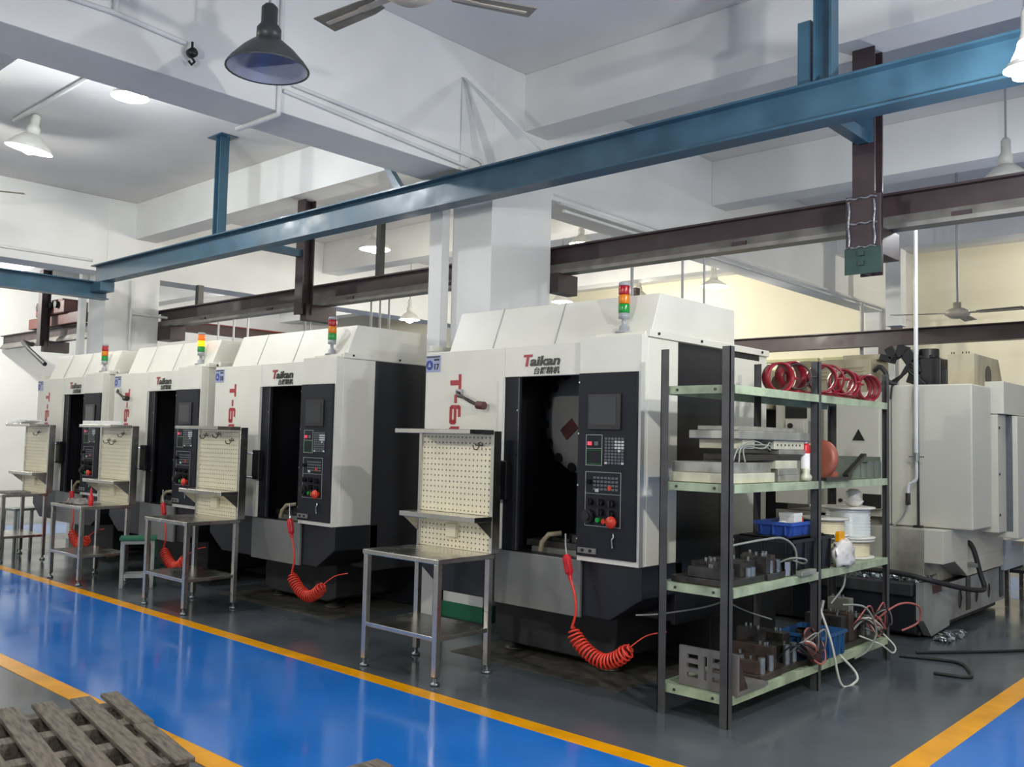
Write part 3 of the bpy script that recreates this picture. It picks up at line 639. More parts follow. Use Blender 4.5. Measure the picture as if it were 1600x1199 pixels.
for i, (lab, loc, rz) in enumerate(BN):
    b = bproto if i == 0 else copy_tree(bproto); b.location = loc; b['label'] = lab; b['group'] = 'stainless workbenches'; benches.append(b)
def hook(parent, x, z):
    y = .478
    MB().tube([(x, y, z+.02), (x, y-.012, z+.015), (x, y-.014, z-.01), (x, y-.03, z-.03), (x, y-.06, z-.025), (x, y-.07, z)], .004, 6).tube([(x-.035, y-.012, z+.012), (x-.03, y-.012, z), (x+.03, y-.012, z), (x+.035, y-.012, z+.012)], .004, 6).build('hook', 'dsteel', parent)
for bi, hs in ((0, ((.585, 1.46),)), (1, ((.13, 1.48), (.35, 1.49), (.57, 1.44))), (2, ((.2, 1.40), (.33, 1.39), (.52, 1.47))), (3, ((.4, 1.46),))):
    for x, z in hs: hook(benches[bi], x, z)
# things on benches
bd = bx(-9.80, 4.12, 1.5625, -9.35, 4.32, 1.60); tag(bd.build('foam_board', 'paper', bevel=.004), 'white foam board lying on the top shelf of the rag bench', 'board')
pp = MB()
for k in range(4): pp.box(-11.9+.09*k, 4.12+.01*k, 1.5625+.012*k, -11.6+.07*k, 4.32, 1.572+.012*k)
tag(pp.build('paper_stack', 'paper'), 'loose stack of papers on the top shelf of the farthest bench', 'papers')
rg = MB(); n = 12; vs = []; fs = []
for i in range(n):
    for j in range(n):
        x = -9.72+.36*i/(n-1)+.02*math.sin(j*1.3); y = 3.92+.22*j/(n-1)+.015*math.sin(i*1.9)
        e = min(i, j, n-1-i, n-1-j); vs.append((x, y, .768+min(1, e/2)*(.028+.022*math.sin(i*1.7+j*.9)*math.cos(j*1.4))))
fs = [(i*n+j, (i+1)*n+j, (i+1)*n+j+1, i*n+j+1) for i in range(n-1) for j in range(n-1)]
rg.add(vs, fs, True); ro = rg.build('rag', 'cloth'); ro.modifiers.new('thick', 'SOLIDIFY').thickness = .006; tag(ro, 'crumpled grey rag lying on a workbench top', 'rag')
bt = thing('squeeze_bottle', 'small red squeeze bottle standing on the rag bench', 'bottle', (-9.28, 4.02, .7605))
MB().lathe([(0, 0), (.022, 0), (.024, .01), (.024, .085), (.012, .105), (.012, .115), (0, .115)], n=16).build('bottle_body', 'gunred', bt); MB().lathe([(.013, .114), (.012, .13), (.004, .17), (0, .17)], n=12).build('nozzle', 'gunred', bt)
tag(bx(-11.55, 3.93, .7605, -11.22, 4.18, .785).build('folded_cloth', 'cloth', bevel=.008), 'flat folded dark cloth on the farthest bench', 'cloth')
# stool
st = thing('stool', 'small grey metal stool with green top beside a workbench', 'stool', (-8.73, 4.26, 0), R(62))
bx(-.165, -.12, .455, .165, .12, .485).build('seat', 'stoolgreen', st, bevel=.006)
for x in (-.135, .135):
    for y in (-.09, .09): bx(x-.017, y-.017, 0.0005, x+.017, y+.017, .454).build('leg', 'stoolgrey', st, bevel=.003)
for y in (-.09, .09): bx(-.117, y-.012, .10, .117, y+.012, .135).build('stretcher', 'stoolgrey', st)
bx(-.15, -.105, .42, .15, .105, .453).build('seat_frame', 'stoolgrey', st)
st2 = thing('stool', 'plain grey stool behind the farthest workbench', 'stool', (-12.2, 4.75-.35, 0), R(10))
bx(-.16, -.13, .50, .16, .13, .53).build('seat', 'stoolgrey', st2, bevel=.005)
for x in (-.13, .13):
    for y in (-.1, .1): bx(x-.015, y-.015, 0.0005, x+.015, y+.015, .499).build('leg', 'stoolgrey', st2)
gp = atZ(243, 872); gb = MB().box(gp.x-.10, gp.y, .003, gp.x+.12, gp.y+.2, .2); tag(gb.build('green_bin', 'stoolgreen', bevel=.01), 'dark green box on the floor behind the green stool', 'box')

# ================================================================== STORAGE RACK
X0, X1 = -2.905, -2.465; RY = (4.475, 5.585, 6.74); SZ = (1.825, 1.285, .725, .165)
rk = thing('storage_rack', 'tall dark angle iron rack with four pale green shelves', 'rack', ((X0+X1)/2, 5.6, 0))
ox, oy = (X0+X1)/2, 5.6
for x in (X0, X1):
    for y in RY:
        sx = 1 if x == X0 else -1
        m = MB().box(x-ox, y-oy-.022, 0.0005, x-ox+sx*.005, y-oy+.022, 2.035); yy = y-oy-.022 if y < 6 else y-oy+.017
        m.box(x-ox+(0 if sx > 0 else -.05), yy, 0.0005, x-ox+(.05 if sx > 0 else 0), yy+.005, 2.035)
        m.build('post', 'angle', rk)
        pass
for z in SZ:
    m = MB().box(X0-ox+.006, RY[0]-oy+.024, z-.004, X1-ox-.006, RY[2]-oy-.024, z)
    s = m.build('shelf', 'shelf', rk)
    MB().box(X0-ox+.006, RY[0]-oy-.006, z-.045, X1-ox-.006, RY[0]-oy+.0235, z+.001).build('shelf_lip', 'shelf', s)
    for ya, yb_ in ((RY[0]+.026, RY[1]-.024), (RY[1]+.024, RY[2]-.024)):
        MB().box(X1-ox-.004, ya-oy, z-.045, X1-ox+.004, yb_-oy, z+.002).build('shelf_lip', 'shelf', s)
        MB().box(X0-ox+.0, ya-oy, z-.045, X0-ox+.0055, yb_-oy, z+.002).build('shelf_lip', 'shelf', s)
    for x in (X0+.1, X0+.34): MB().cyl((x-ox, RY[0]-oy-.011, z-.022), (x-ox, RY[0]-oy-.006, z-.022), .008, 8).build('bolt', 'dsteel', s)
Z1, Z2, Z3, Z4 = [z+.003 for z in SZ]
# --- top shelf: red clamp rings
def ringthing(y, x, r, wd, tilt, label, m='ringred', yaw=0, flat=False):
    g = thing('pipe_clamp', label, 'clamp ring', (x, y, Z1+.0), yaw, 'red clamp rings')
    T = Matrix.Rotation(R(90), 4, 'X') if not flat else Matrix.Identity(4)
    c = (0, 0, r+.001) if not flat else (0, 0, 0.001)
    MB().lathe([(r-.012, -wd/2), (r, -wd/2), (r, wd/2), (r-.012, wd/2)], c if not flat else (0, 0, wd/2+.001), 28, T, True).build('ring', m, g)
    if not flat:
        MB().box(-.06, -wd*.35, 0.0005, .06, wd*.35, .014).build('saddle', m, g)
        MB().cyl((r-.006, -wd*.2, r), (r+.03, -wd*.2, r), .008, 8).build('lug', m, g)
    return g
ringthing(5.33, -2.62, .095, .075, 0, 'red clamp ring standing farthest left on the top shelf', yaw=R(60))
ringthing(5.47, -2.56, .085, .05, 0, 'red clamp ring with bright gap left of the middle post', 'brownsteel', yaw=R(25))
ringthing(5.63, -2.68, .10, .085, 0, 'red clamp ring right behind the middle post', yaw=R(70))
ringthing(5.80, -2.55, .095, .075, 0, 'dark red clamp ring just right of the middle post', yaw=R(35))
ringthing(5.95, -2.56, .098, .065, 0, 'tallest dark red clamp ring in the middle of the group', yaw=R(20))
ringthing(6.10, -2.54, .09, .08, 0, 'red clamp ring leaning right in the group', yaw=R(35))
ringthing(6.22, -2.55, .085, .07, 0, 'rightmost red clamp ring of the group', yaw=R(55))
g = thing('pipe_clamp', 'red banded clamp ring alone at the far end of the top shelf', 'clamp ring', (-2.57, 6.56, Z1), R(60), 'red clamp rings')
for k, wz in enumerate((-.05, 0, .05)):
    MB().lathe([(.083, wz-.016), (.095, wz-.016), (.095, wz+.016), (.083, wz+.016)], (0, 0, .097), 28, Matrix.Rotation(R(90), 4, 'X'), True).build('ring', 'ringred', g)
bx(-.03, -.08, .0005, .03, .08, .012).build('saddle', 'ringred', g)
tg = MB().box(-2.70, 5.42, Z1, -2.53, 6.25, Z1+.022); tag(tg.build('clamp_rail', 'ringred', bevel=.004), 'long flat red steel strip lying under the clamp rings', 'steel strip')
for o in bpy.data.objects:
    if o.name.startswith('pipe_clamp') and 5.42 < o.location.y < 6.25: o.location.z = Z1+.0225
bw = MB().lathe([(0, .0), (.055, .0), (.06, .03), (.045, .07), (0, .085)], (-2.66, 5.36+.13, Z1+.0225), 20)
# --- second shelf
def slab(name, x0, y0, z0, x1, y1, z1, m, lab, group='machined plates on the second shelf', cat='metal plate', bev=.004): return tag(bx(x0, y0, z0, x1, y1, z1).build(name, m, bevel=bev), lab, cat, group)
slab('cast_plate', -2.88, 4.51, Z2, -2.50, 5.05, Z2+.055, 'alubright', 'lowest pale plate at the near end of the second shelf')
slab('cast_plate', -2.87, 4.52, Z2+.0555, -2.51, 5.02, Z2+.115, 'alu', 'grey plate on top of the pale one, near end of the shelf')
y = 5.10
for k, (h, m) in enumerate(((.032, 'alu'), (.034, 'alu'), (.04, 'alubright'))):
    pass
zz = Z2
for k, (h, a, b_, m, lab) in enumerate(((.038, 5.10, 5.38, 'alu', 'bottom block of the stacked plates beside the spray can'), (.038, 5.10, 5.37, 'alu', 'second lowest block of the stacked plates beside the spray can'), (.05, 5.08, 5.36, 'alubright', 'third block up, with drilled face, in the plate stack'),
        (.035, 4.72, 5.42, 'dsteel', 'long dark plate halfway up the plate stack'), (.03, 5.14, 5.52, 'alu', 'short grey plate under the drilled block in the plate stack'), (.055, 5.08, 5.48, 'alubright', 'upper drilled block in the plate stack'))):
    slab('machined_block', -2.80+.005*k, a, zz, -2.50-.004*k, b_, zz+h-.0005, m, lab); zz += h
zb = zz
slab('machined_block', -2.80, 4.70, zz-.055, -2.52, 4.84, zz-.0005, 'alubright', 'pale block under the left end of the long top plate')
tag(bx(-2.79, 4.73, Z2+.1155, -2.56, 4.83, zz-.0905).build('machined_block', 'dsteel'), 'dark block standing on the near grey plate', 'metal block', 'machined plates on the second shelf')
slab('machined_block', -2.82, 4.62, zz, -2.50, 5.52, zz+.048, 'alu', 'longest grey plate near the top of the plate stack')
slab('machined_block', -2.80, 4.68, zz+.0485, -2.54, 5.42, zz+.075, 'alu', 'topmost thin plate of the plate stack')
hl = MB()
for k in range(7): hl.cyl((-2.5215, 5.12+k*.05, zb-.028), (-2.5185, 5.12+k*.05, zb-.028), .007, 8)
hl.build('drilled_holes', 'black', [o for o in bpy.data.objects if o.get('label') == 'upper drilled block in the plate stack'][0])
wq = MB()
for k in range(3): wq.tube(smooth([(-2.5+.01*k, 4.55+.05*k, Z2+.118), (-2.5, 4.62+.03*k, Z2+.2), (-2.49, 4.78+.05*k, Z2+.235-.02*k), (-2.51, 5.0, Z2+.19+.02*k), (-2.55, 5.07, Z2+.18)]), .0045, 6)
tag(wq.build('wire_bundle', 'cable'), 'loop of grey wires bent over the near plates', 'wire')
sp = thing('spray_can', 'white and red spray can beside the middle rack post', 'spray can', (-2.53, 5.515, Z2))
MB().lathe([(0, 0), (.028, 0), (.03, .006), (.03, .17), (0, .17)], n=20).build('can_body', 'paper', sp); MB().lathe([(.03, .17), (.03, .215), (.02, .232), (0, .232)], n=20).build('can_shoulder', 'gunred', sp); MB().lathe([(.014, .232), (.014, .255), (.009, .268), (0, .268)], n=12).build('nozzle_cap', 'paper', sp)
bg_ = MB().lathe([(0, 0), (.05, .005), (.055, .03), (.03, .06), (.042, .085), (0, .08)], (0, 0, 0), 9); bo = bg_.build('parts_bag', 'alubright'); bo.location = (-2.52, 5.44, Z2); tag(bo, 'crumpled bag of pale parts at the foot of the spray can', 'bag')
bo.location = (-2.50, 5.46, Z2); bo.scale = (.7, .8, .9)
fc = thing('blower_housing', 'dull copper coloured round cover standing on the second shelf', 'cover', (-2.60, 5.90, Z2), R(-12))
MB().lathe([(0, -.025), (.12, -.025), (.13, -.012), (.13, .02), (.10, .035), (0, .035)], (0, 0, .131), 22, Matrix.Rotation(R(82), 4, 'X')).build('cover_disc', 'copper', fc)
MB().box(-.05, .02, .0005, .05, .12, .05).build('cover_foot', 'copper', fc)
sl = MB(); Tm = Matrix.Translation((-2.55, 6.0, Z2+.02)) @ Matrix.Rotation(R(24), 4, 'X'); sl.box(.06, 0, 0, .10, .34, .018, Tm); sl.box(.06, .0, -.02, .10, .06, .0, Tm); tag(sl.build('steel_bar', 'dsteel', bevel=.003), 'dark flat bar propped at a slant beside the copper cover', 'bar')
tag(bx(-2.47-.03, 5.63, Z2, -2.44, 6.02, Z2+.02).build('steel_bar', 'dsteel'), 'dark flat bar lying along the shelf edge under the copper cover', 'bar')
bn = thing('parts_bin', 'grey green open metal bin at the far end of the second shelf', 'bin', (-2.67, 6.42, Z2))
MB().box(-.17, -.26, .0, .17, .28, .006).box(-.17, -.26, .006, -.165, .28, .15).box(.165, -.26, .006, .17, .28, .12).box(-.165, -.26, .006, .165, -.255, .15).box(-.165, .275, .006, .165, .28, .15).build('bin_body', 'binGreen', bn)
for y in (-.1, .0, .14): bx(.17, y, .01, .178, y+.02, .118).build('rib', 'binGreen', bn)
MB().tube([(.173, -.09, .11), (.178, -.02, .115), (.178, .01, .115)], .005, 6).build('latch', 'dsteel', bn)
# --- third shelf
def fixture(x, y, z, L, W, H, seed, label, name='fixture', group='machining fixtures', m='dsteel', hoses=0, hm=('cable', 'pinkhose', 'whitehose')):
    rnd = random.Random(seed); f = thing(name, label, 'fixture', (x, y, z), 0, group)
    bx(-W/2, -L/2, 0, W/2, L/2, .035).build('base_plate', m, f, bevel=.003)
    hz = .0355; blocks = []
    n = max(3, int(L/.10))
    for k in range(n):
        y0 = -L/2+.015+k*(L-.03)/n; hh = H*(.35+.65*rnd.random()); w_ = W*(.4+.5*rnd.random())
        x0 = -W/2+.01+rnd.random()*(W-.02-w_)
        o = bx(x0, y0, hz, x0+w_, y0+(L-.03)/n*.86, hz+hh).build('block', rnd.choice([m, 'dsteel', 'alu', 'brownsteel']) if k % 3 else m, f, bevel=.003)
        for q in range(3):
            bxp = x0+w_*(.15+.7*rnd.random()); byp = y0+(L-.03)/n*(.2+.5*rnd.random()); MB().cyl((bxp, byp, hz+hh), (bxp, byp, hz+hh+.018), .009, 8).build('bolt', 'galv', o)
    for k in range(max(2, n//2)):
        yy = -L/2+.05+rnd.random()*(L-.1); MB().cyl((W/2-.03, yy, .036), (W/2-.03, yy, .036+H*.55), .022, 12).build('clamp_cylinder', 'galv', f)
    for k in range(hoses):
        y0 = -L/2+rnd.random()*L*.8; y1 = y0+.1+.25*rnd.random(); s_ = .03+.09*rnd.random()
        MB().tube(smooth([(W/2-.06, y0, .06), (W/2+s_*.4, y0+.03, .04+H*.6), (W/2+s_, (y0+y1)/2, H*.9*rnd.random()+.05), (W/2+s_*.6, y1-.02, .08), (W/2-.05, y1, .06+.06*rnd.random())], 5), .0055, 6).build('air_hose', hm[k % len(hm)], f)
    return f
fixture(-2.68, 4.72, Z3, .42, .36, .09, 11, 'long dark fixture at the near end of the third shelf', hoses=0)
fixture(-2.60, 5.06, Z3, .22, .22, .13, 5, 'small dark fixture with silver cylinder before the black crate', hoses=1, hm=('cable',))
cy = thing('air_cylinder', 'bright silver cylinder block before the black crate', 'cylinder', (-2.52, 5.235, Z3))
MB().cyl((0, 0, 0), (0, 0, .085), .03, 16).cyl((0, .05, 0), (0, .05, .08), .022, 16).build('barrel', 'chrome', cy); MB().box(-.03, -.035, .0855, .03, .075, .10).build('cap_plate', 'dsteel', cy)
tag(MB().tube(smooth([(-2.62, 4.75, Z3+.2), (-2.5, 4.9, Z3+.235), (-2.48, 5.12, Z3+.23), (-2.475, 5.27, Z3+.15), (-2.49, 5.30, Z3+.01)]), .007, 6).build('air_tube', 'cable'), 'grey air tube arching over the third shelf fixtures', 'tube')
def crate(x0, y0, z, x1, y1, h, m, label, cat='crate', name='crate', ribs=5, t=.006, group=None):
    c = thing(name, label, cat, ((x0+x1)/2, (y0+y1)/2, z), 0, group); a, b = (x1-x0)/2, (y1-y0)/2
    MB().box(-a+.02, -b+.02, 0, a-.02, b-.02, t).prism([(-b+.02, 0), (-b, h), (-b+t, h), (-b+.02+t, 0)], 'x', -a+.01, a-.01).prism([(b-.02, 0), (b, h), (b-t, h), (b-.02-t, 0)], 'x', -a+.01, a-.01).prism([(-a+.02, 0), (-a, h), (-a+t, h), (-a+.02+t, 0)], 'y', -b+.01, b-.01).prism([(a-.02, 0), (a, h), (a-t, h), (a-.02-t, 0)], 'y', -b+.01, b-.01).build('crate_body', m, c)
    MB().box(-a-.008, -b-.008, h-.02, a+.008, -b+.003, h).box(-a-.008, b-.003, h-.02, a+.008, b+.008, h).box(-a-.008, -b+.003, h-.02, -a+.003, b-.003, h).box(a-.003, -b+.003, h-.02, a+.008, b-.003, h).build('rim', m, c)
    for k in range(ribs):
        y = -b+.04+k*(2*b-.08)/(ribs-1); bx(a-.012, y-.004, .01, a+.004, y+.004, h-.02).build('rib', m, c)
    for k in range(3): x = -a+.04+k*(2*a-.08)/2; bx(x-.004, -b-.004, .01, x+.004, -b+.012, h-.02).build('rib', m, c)
    return c
bc = crate(-2.83, 5.25, Z3, -2.435, 5.83, .21, 'crateblack', 'black plastic crate in the middle of the third shelf', ribs=5)
bc.location.x -= .05
bx(-.17, -.25, .2105, .15, .26, .2205).build('crate_lid', 'crateblack', bc, bevel=.003)
tag(bx(-2.66, 5.10-.0+.22, Z3, -2.47, 5.50, Z3+.001).build('sheet', 'alu'), 'thin aluminium sheet under the black crate edge', 'sheet') if False else None
slab('cast_plate', -2.475, 5.27, Z3, -2.432, 5.47, Z3+.03, 'alu', 'small aluminium plate on the third shelf edge', cat='metal plate', group='small plates')
crate(-2.77, 5.33, Z3+.221, -2.53, 5.70, .085, 'blueplastic', 'bright blue tray on top of the black crate', 'tray', 'tray', 3)
ZT = Z3+.221+.007
wb_ = thing('small_box', 'small white carton standing in the bright blue tray', 'box', (-2.63, 5.53, ZT)); bx(-.05, -.055, 0, .05, .055, .125).build('carton', 'paper', wb_, bevel=.002); bx(-.052, -.057, .105, .052, .057, .1255).build('carton_lid', 'paper', wb_)
tag(MB().lathe([(0, 0), (.03, 0), (.035, .03), (.022, .11), (0, .12)], (-2.62, 5.63, ZT), 12).build('red_cap', 'estop'), 'red cap showing beside the white carton', 'cap')
tag(MB().lathe([(.025, 0), (.04, 0), (.04, .03), (.025, .03)], (0, 0, 0), 24, None, True).build('tape_roll', 'spool'), 'roll of pale tape leaning in the bright blue tray', 'tape roll')
tr = bpy.data.objects['tape_roll']; tr.location = (-2.62, 5.40, ZT+.045); tr.rotation_euler = (R(90), 0, R(20))
def spool(x, y, z, r, h, m, label, rr=.72):
    s = thing('wire_spool', label, 'spool', (x, y, z), 0, 'spools of tube')
    for zz in (0, h-.012): MB().lathe([(0, zz), (r, zz), (r, zz+.012), (0, zz+.012)], n=32).build('flange', 'spool', s)
    prof = [(r*.3, .012)]
    nturn = 9
    for k in range(nturn):
        z0 = .012+(h-.024)*k/nturn; z1 = .012+(h-.024)*(k+1)/nturn; prof += [(r*rr, z0), (r*rr+.006, (z0+z1)/2), (r*rr, z1)]
    prof += [(r*.3, h-.012)]; MB().lathe(prof, n=28).build('winding', m, s); MB().lathe([(0, h), (r*.25, h), (r*.25, h+.004), (0, h+.004)], n=16).build('core', 'spool', s)
    return s
spool(-2.68, 6.14, Z3, .165, .17, 'wire', 'lower cream spool of the near stack', .8); spool(-2.68, 6.14, Z3+.175, .165, .12, 'wire', 'upper cream spool of the near stack', .8)
spool(-2.67, 6.52, Z3, .18, .13, 'wire', 'lower spool of the far stack', .8); spool(-2.67, 6.52, Z3+.135, .185, .22, 'clearwire', 'tall clear spool on top of the far stack', .8)
cp = thing('plastic_cup', 'clear plastic cap lying on top of the tall spool', 'cap', (-2.62, 6.50, Z3+.3595)); MB().lathe([(0, .0), (.035, 0), (.07, .035), (.065, .04), (.045, .07), (.05, .10), (.03, .12), (0, .12)], n=14).build('cap_body', 'bag', cp)
rnd = random.Random(4); bgm = MB().lathe([(0, 0), (.08, .004), (.095, .04), (.09, .08), (.095, .12), (.07, .15), (.075, .18), (.035, .20), (0, .19)], (0, 0, 0), 16)
bgm.v = [(x*(1+.5*(rnd.random()-.5)), y*(1+.5*(rnd.random()-.5)), z+.03*(rnd.random()-.5) if z > .003 else z) for x, y, z in bgm.v]
bgo = bgm.build('plastic_bag', 'bag'); bgo.location = (-2.475, 5.97, Z3+.001); bgo.scale = (.6, 1.3, .85); tag(bgo, 'crumpled white plastic bag in front of the cream spools', 'bag')
tag(MB().prism(rrect(5.90, Z3+.155, 5.99, Z3+.225, .015), 'x', -2.50, -2.47).build('snack_pack', 'yellow', bevel=.004), 'small yellow packet above the white plastic bag', 'packet')
# --- bottom shelf
spm = thing('slotted_plate', 'grey steel plate with long slots standing on the bottom shelf', 'plate', (0, 0, 0))
fm = MB(); px0, px1, pz0, pz1, py = -2.80, -2.44, Z4, Z4+.215, 4.51
cols = [px0, px0+.05, px0+.12, px0+.155, px0+.175, px0+.21, px0+.28, px1]
# plate front: solid strips around six slots and one upright slot
rows = [pz0, pz0+.05, pz0+.075, pz0+.10, pz0+.125, pz0+.15, pz0+.175, pz1]
for i in range(7):
    for j in range(7):
        slot = (i in (1, 5) and j in (1, 3, 5)) or (i == 3 and 1 <= j <= 5)
        if not slot: fm.box(cols[i], py, rows[j], cols[i+1], py+.02, rows[j+1])
fm.build('plate_face', 'platesteel', spm); bx(px0, py+.0205, Z4, px1, py+.35, Z4+.02).build('plate_base', 'platesteel', spm)
MB().prism([(py+.021, Z4+.02), (py+.12, Z4+.02), (py+.021, Z4+.19)], 'x', px1-.014, px1-.002).build('plate_gusset', 'brownsteel', spm)
fixture(-2.66, 5.0, Z4+.0205 if False else Z4, .0001+.26, .30, .16, 21, 'dark fixture right behind the slotted plate', hoses=0, m='brownsteel').location = (-2.64, 5.00, Z4)
fixture(-2.66, 5.33, Z4, .36, .32, .20, 22, 'dark fixture with many hoses on the bottom shelf', hoses=8, hm=('cable', 'rubber', 'pinkhose', 'rubber', 'whitehose', 'rubber'))
tag(MB().lathe([(.105, -.004), (.115, -.004), (.115, .004), (.105, .004)], (-2.455, 5.50, Z4+.117), 36, Matrix.Rotation(R(65), 4, 'Y') @ Matrix.Rotation(R(0), 4, 'X'), True).build('hose_loop', 'pinkhose'), 'dark pink hose loop standing left of the blue crate', 'hose')
tag(MB().lathe([(0, -.01), (.1, -.01), (.1, .01), (0, .01)], (-2.475, 5.50, Z4+.105), 28, Matrix.Rotation(R(65), 4, 'Y')).build('round_disc', 'oxide'), 'dark red disc inside the pink hose loop', 'disc')
crate(-2.76, 5.60, Z4, -2.46, 5.98, .155, 'crateblue', 'dull blue crate filled with parts on the bottom shelf', ribs=5)
dc = MB().lathe([(0, 0), (.05, 0), (.05, .10), (0, .10)], (-2.62, 5.70, Z4+.01), 20); dc.lathe([(.045, .10), (.05, .10), (.05, .16), (.045, .16)], (-2.62, 5.70, Z4+.01), 20)
tag(dc.build('drill_bundle', 'dsteel'), 'bundle of dark round parts standing in the dull blue crate', 'parts')
tag(MB().cyl((-2.60, 5.79, Z4+.01), (-2.56, 5.86, Z4+.34), .012, 8).build('steel_rod', 'alu'), 'grey rod sticking up out of the dull blue crate', 'rod')
fixture(-2.68, 6.36, Z4, .62, .36, .24, 33, 'large dark fixture with hoses at the far end of the bottom shelf', hoses=10, hm=('whitehose', 'pinkhose', 'rubber', 'cable', 'pinkhose'))
def hose(pts, r, m, label, cat='hose'): return tag(MB().tube(smooth(pts), r, 8).build('loose_hose', m), label, cat)
hose([(-2.5, 6.45, Z4+.1), (-2.36, 6.62, Z4+.25), (-2.3, 6.86, Z4+.22), (-2.32, 6.92, Z4+.1), (-2.4, 6.82, Z4+.04)], .007, 'pinkhose', 'pink hose looping out past the far rack post')
hose([(-2.55, 5.62, Z3-.06), (-2.43, 5.66, Z4+.15), (-2.40, 5.76, .02), (-2.37, 5.92, .015), (-2.40, 5.98, .06), (-2.47, 5.9, Z4+.0)], .008, 'whitehose', 'white hose hanging from the rack to the floor')
hose([(-2.5, 6.02, Z4+.30), (-2.40, 6.15, Z4+.28), (-2.37, 6.26, Z4+.12), (-2.40, 6.2, Z4-.0), (-2.43, 6.05, Z4-.04)], .007, 'cable', 'grey hose drooping over the bottom shelf edge')
hose([(-2.49, 6.04, Z3-.05), (-2.48, 5.98, Z3-.14), (-2.52, 5.88, Z3-.24)], .007, 'cable', 'short grey hose hanging below the white plastic bag')
hose([(-2.5, 6.3, Z4+.06), (-2.40, 6.42, Z4+.0), (-2.37, 6.55, Z4-.07), (-2.40, 6.68, Z4-.05), (-2.5, 6.7, Z4+.03)], .006, 'whitehose', 'pale hose loop under the far end of the bottom shelf')
hose([(-2.9, 5.0, .62), (-2.8, 5.2, .5), (-2.7, 5.42, .42)], .005, 'cable', 'thin grey cable sloping down behind the rack')
hose([(-3.1, 4.52, .50), (-2.96, 4.6, .52), (-2.8, 4.9, .56), (-2.75, 5.2, .64)], .005, 'cable', 'thin grey air line running from the coil into the rack')
hose([(-2.45, 6.9, .012), (-2.1, 7.0, .012), (-1.95, 6.8, .012), (-1.9, 6.6, .012), (-2.1, 6.55, .012)], .012, 'rubber', 'black hose curled on the floor past the rack')
hose([(-2.4, 7.1, .012), (-2.0, 7.6, .012), (-1.3, 8.6, .014), (-.4, 9.6, .014)], .012, 'rubber', 'black cable stretched across the wet floor to the right')

# ================================================================== LARGE BEIGE MACHINING CENTRE (rear)
mc = thing('machining_center', 'large beige machining center behind the rack at right', 'machining center', (-2.5, 7.6, 0))
def mpart(mb, name, m, parent=mc, bevel=.006): 
    mb.v = [(x+2.5, y-7.6, z) for x, y, z in mb.v]; return mb.build(name, m, parent, bevel=bevel)
# base casting: side plate with holes, dark end
fmb = MB()
def holed(mb, y0, z0, y1, z1, holes, x0, x1):
    # plate in the YZ plane split round hexadecagonal holes
    ys = sorted(set([y0, y1]+[h[0]-h[2] for h in holes]+[h[0]+h[2] for h in holes]))
    for a, b in zip(ys[:-1], ys[1:]):
        hh = [h for h in holes if abs((a+b)/2-h[0]) < h[2]]
        if not hh: mb.box(x0, a, z0, x1, b, z1); continue
        cy_, cz_, r = hh[0]; mb.box(x0, a, z0, x1, b, cz_-r*1.5); mb.box(x0, a, cz_+r*1.5, x1, b, z1)
        n = 16; o = [(cy_-r, cz_-r*1.5), (cy_, cz_-r*1.5), (cy_+r, cz_-r*1.5), (cy_+r, cz_), (cy_+r, cz_+r*1.5), (cy_, cz_+r*1.5), (cy_-r, cz_+r*1.5), (cy_-r, cz_)]
        h = [(cy_+r*.92*math.cos(R(225+45*k)), cz_+r*1.15*math.sin(R(225+45*k))) for k in range(8)]
        vs = [(x1, *q) for q in o]+[(x1, *q) for q in h]+[(x0, *q) for q in h]
        mb.add(vs, [(k, (k+1) % 8, 8+(k+1) % 8, 8+k) for k in range(8)]+[(8+k, 8+(k+1) % 8, 16+(k+1) % 8, 16+k) for k in range(8)])
    return mb
holed(fmb, 8.2, .09, 9.85, .40, [(8.48, .235, .075), (8.95, .215, .06), (9.33, .215, .06)], -2.505, -2.5)
fmb.prism([(7.58, .16), (7.75, .02), (8.2, .05), (8.2, .40), (7.58, .45)], 'x', -2.56, -2.5)
mpart(fmb, 'base_side', 'castgrey', bevel=0)
mpart(MB().box(-2.502, 7.78, .35, -2.496, 8.0, .415), 'nameplate', 'oxide', bevel=0)
mpart(MB().box(-2.502, 8.64, .12, -2.494, 8.76, .41), 'base_slot', 'black', bevel=0)
mpart(MB().box(-2.502, 9.66, .12, -2.494, 9.78, .40), 'base_slot', 'black', bevel=0)
mpart(MB().box(-4.3, 7.7, .02, -2.57, 9.8, .38), 'base_body', 'cast')
mpart(MB().box(-2.568, 8.25, .1, -2.508, 9.84, .39), 'hole_dark_sheet', 'black', bevel=0)  # black sheet added so the holes look dark inside
mpart(MB().box(-3.6, 7.60, .05, -2.57, 7.70, .34), 'chip_tray', 'navy')
mpart(MB().box(-3.6, 7.55, .34, -2.58, 8.1, .44), 'tray_edge', 'cast', bevel=.01)
chips = MB(); rnd = random.Random(9)
for k in range(160):
    x, y_ = -3.1+rnd.random()*.55, 7.62+rnd.random()*.4; r = .006+rnd.random()*.012; T_ = Matrix.Translation((x, y_, .445+r*.4)) @ Matrix.Rotation(rnd.random()*6, 4, Vector((rnd.random(), rnd.random(), rnd.random()+.1)).normalized()); chips.box(-r, -r, -r*.3, r, r, r*.3, T_)
for k in range(140):
    x, y_ = -2.48+rnd.random()*.14, 7.66+rnd.random()*.5; r = .006+rnd.random()*.014; T_ = Matrix.Translation((x, y_, .012+r*.3)) @ Matrix.Rotation(rnd.random()*6, 4, Vector((rnd.random(), rnd.random(), rnd.random()+.1)).normalized()); chips.box(-r, -r, -r*.3, r, r, r*.3, T_)
co = mpart(chips, 'metal_chips', 'galv', bevel=0); co['kind'] = 'stuff'
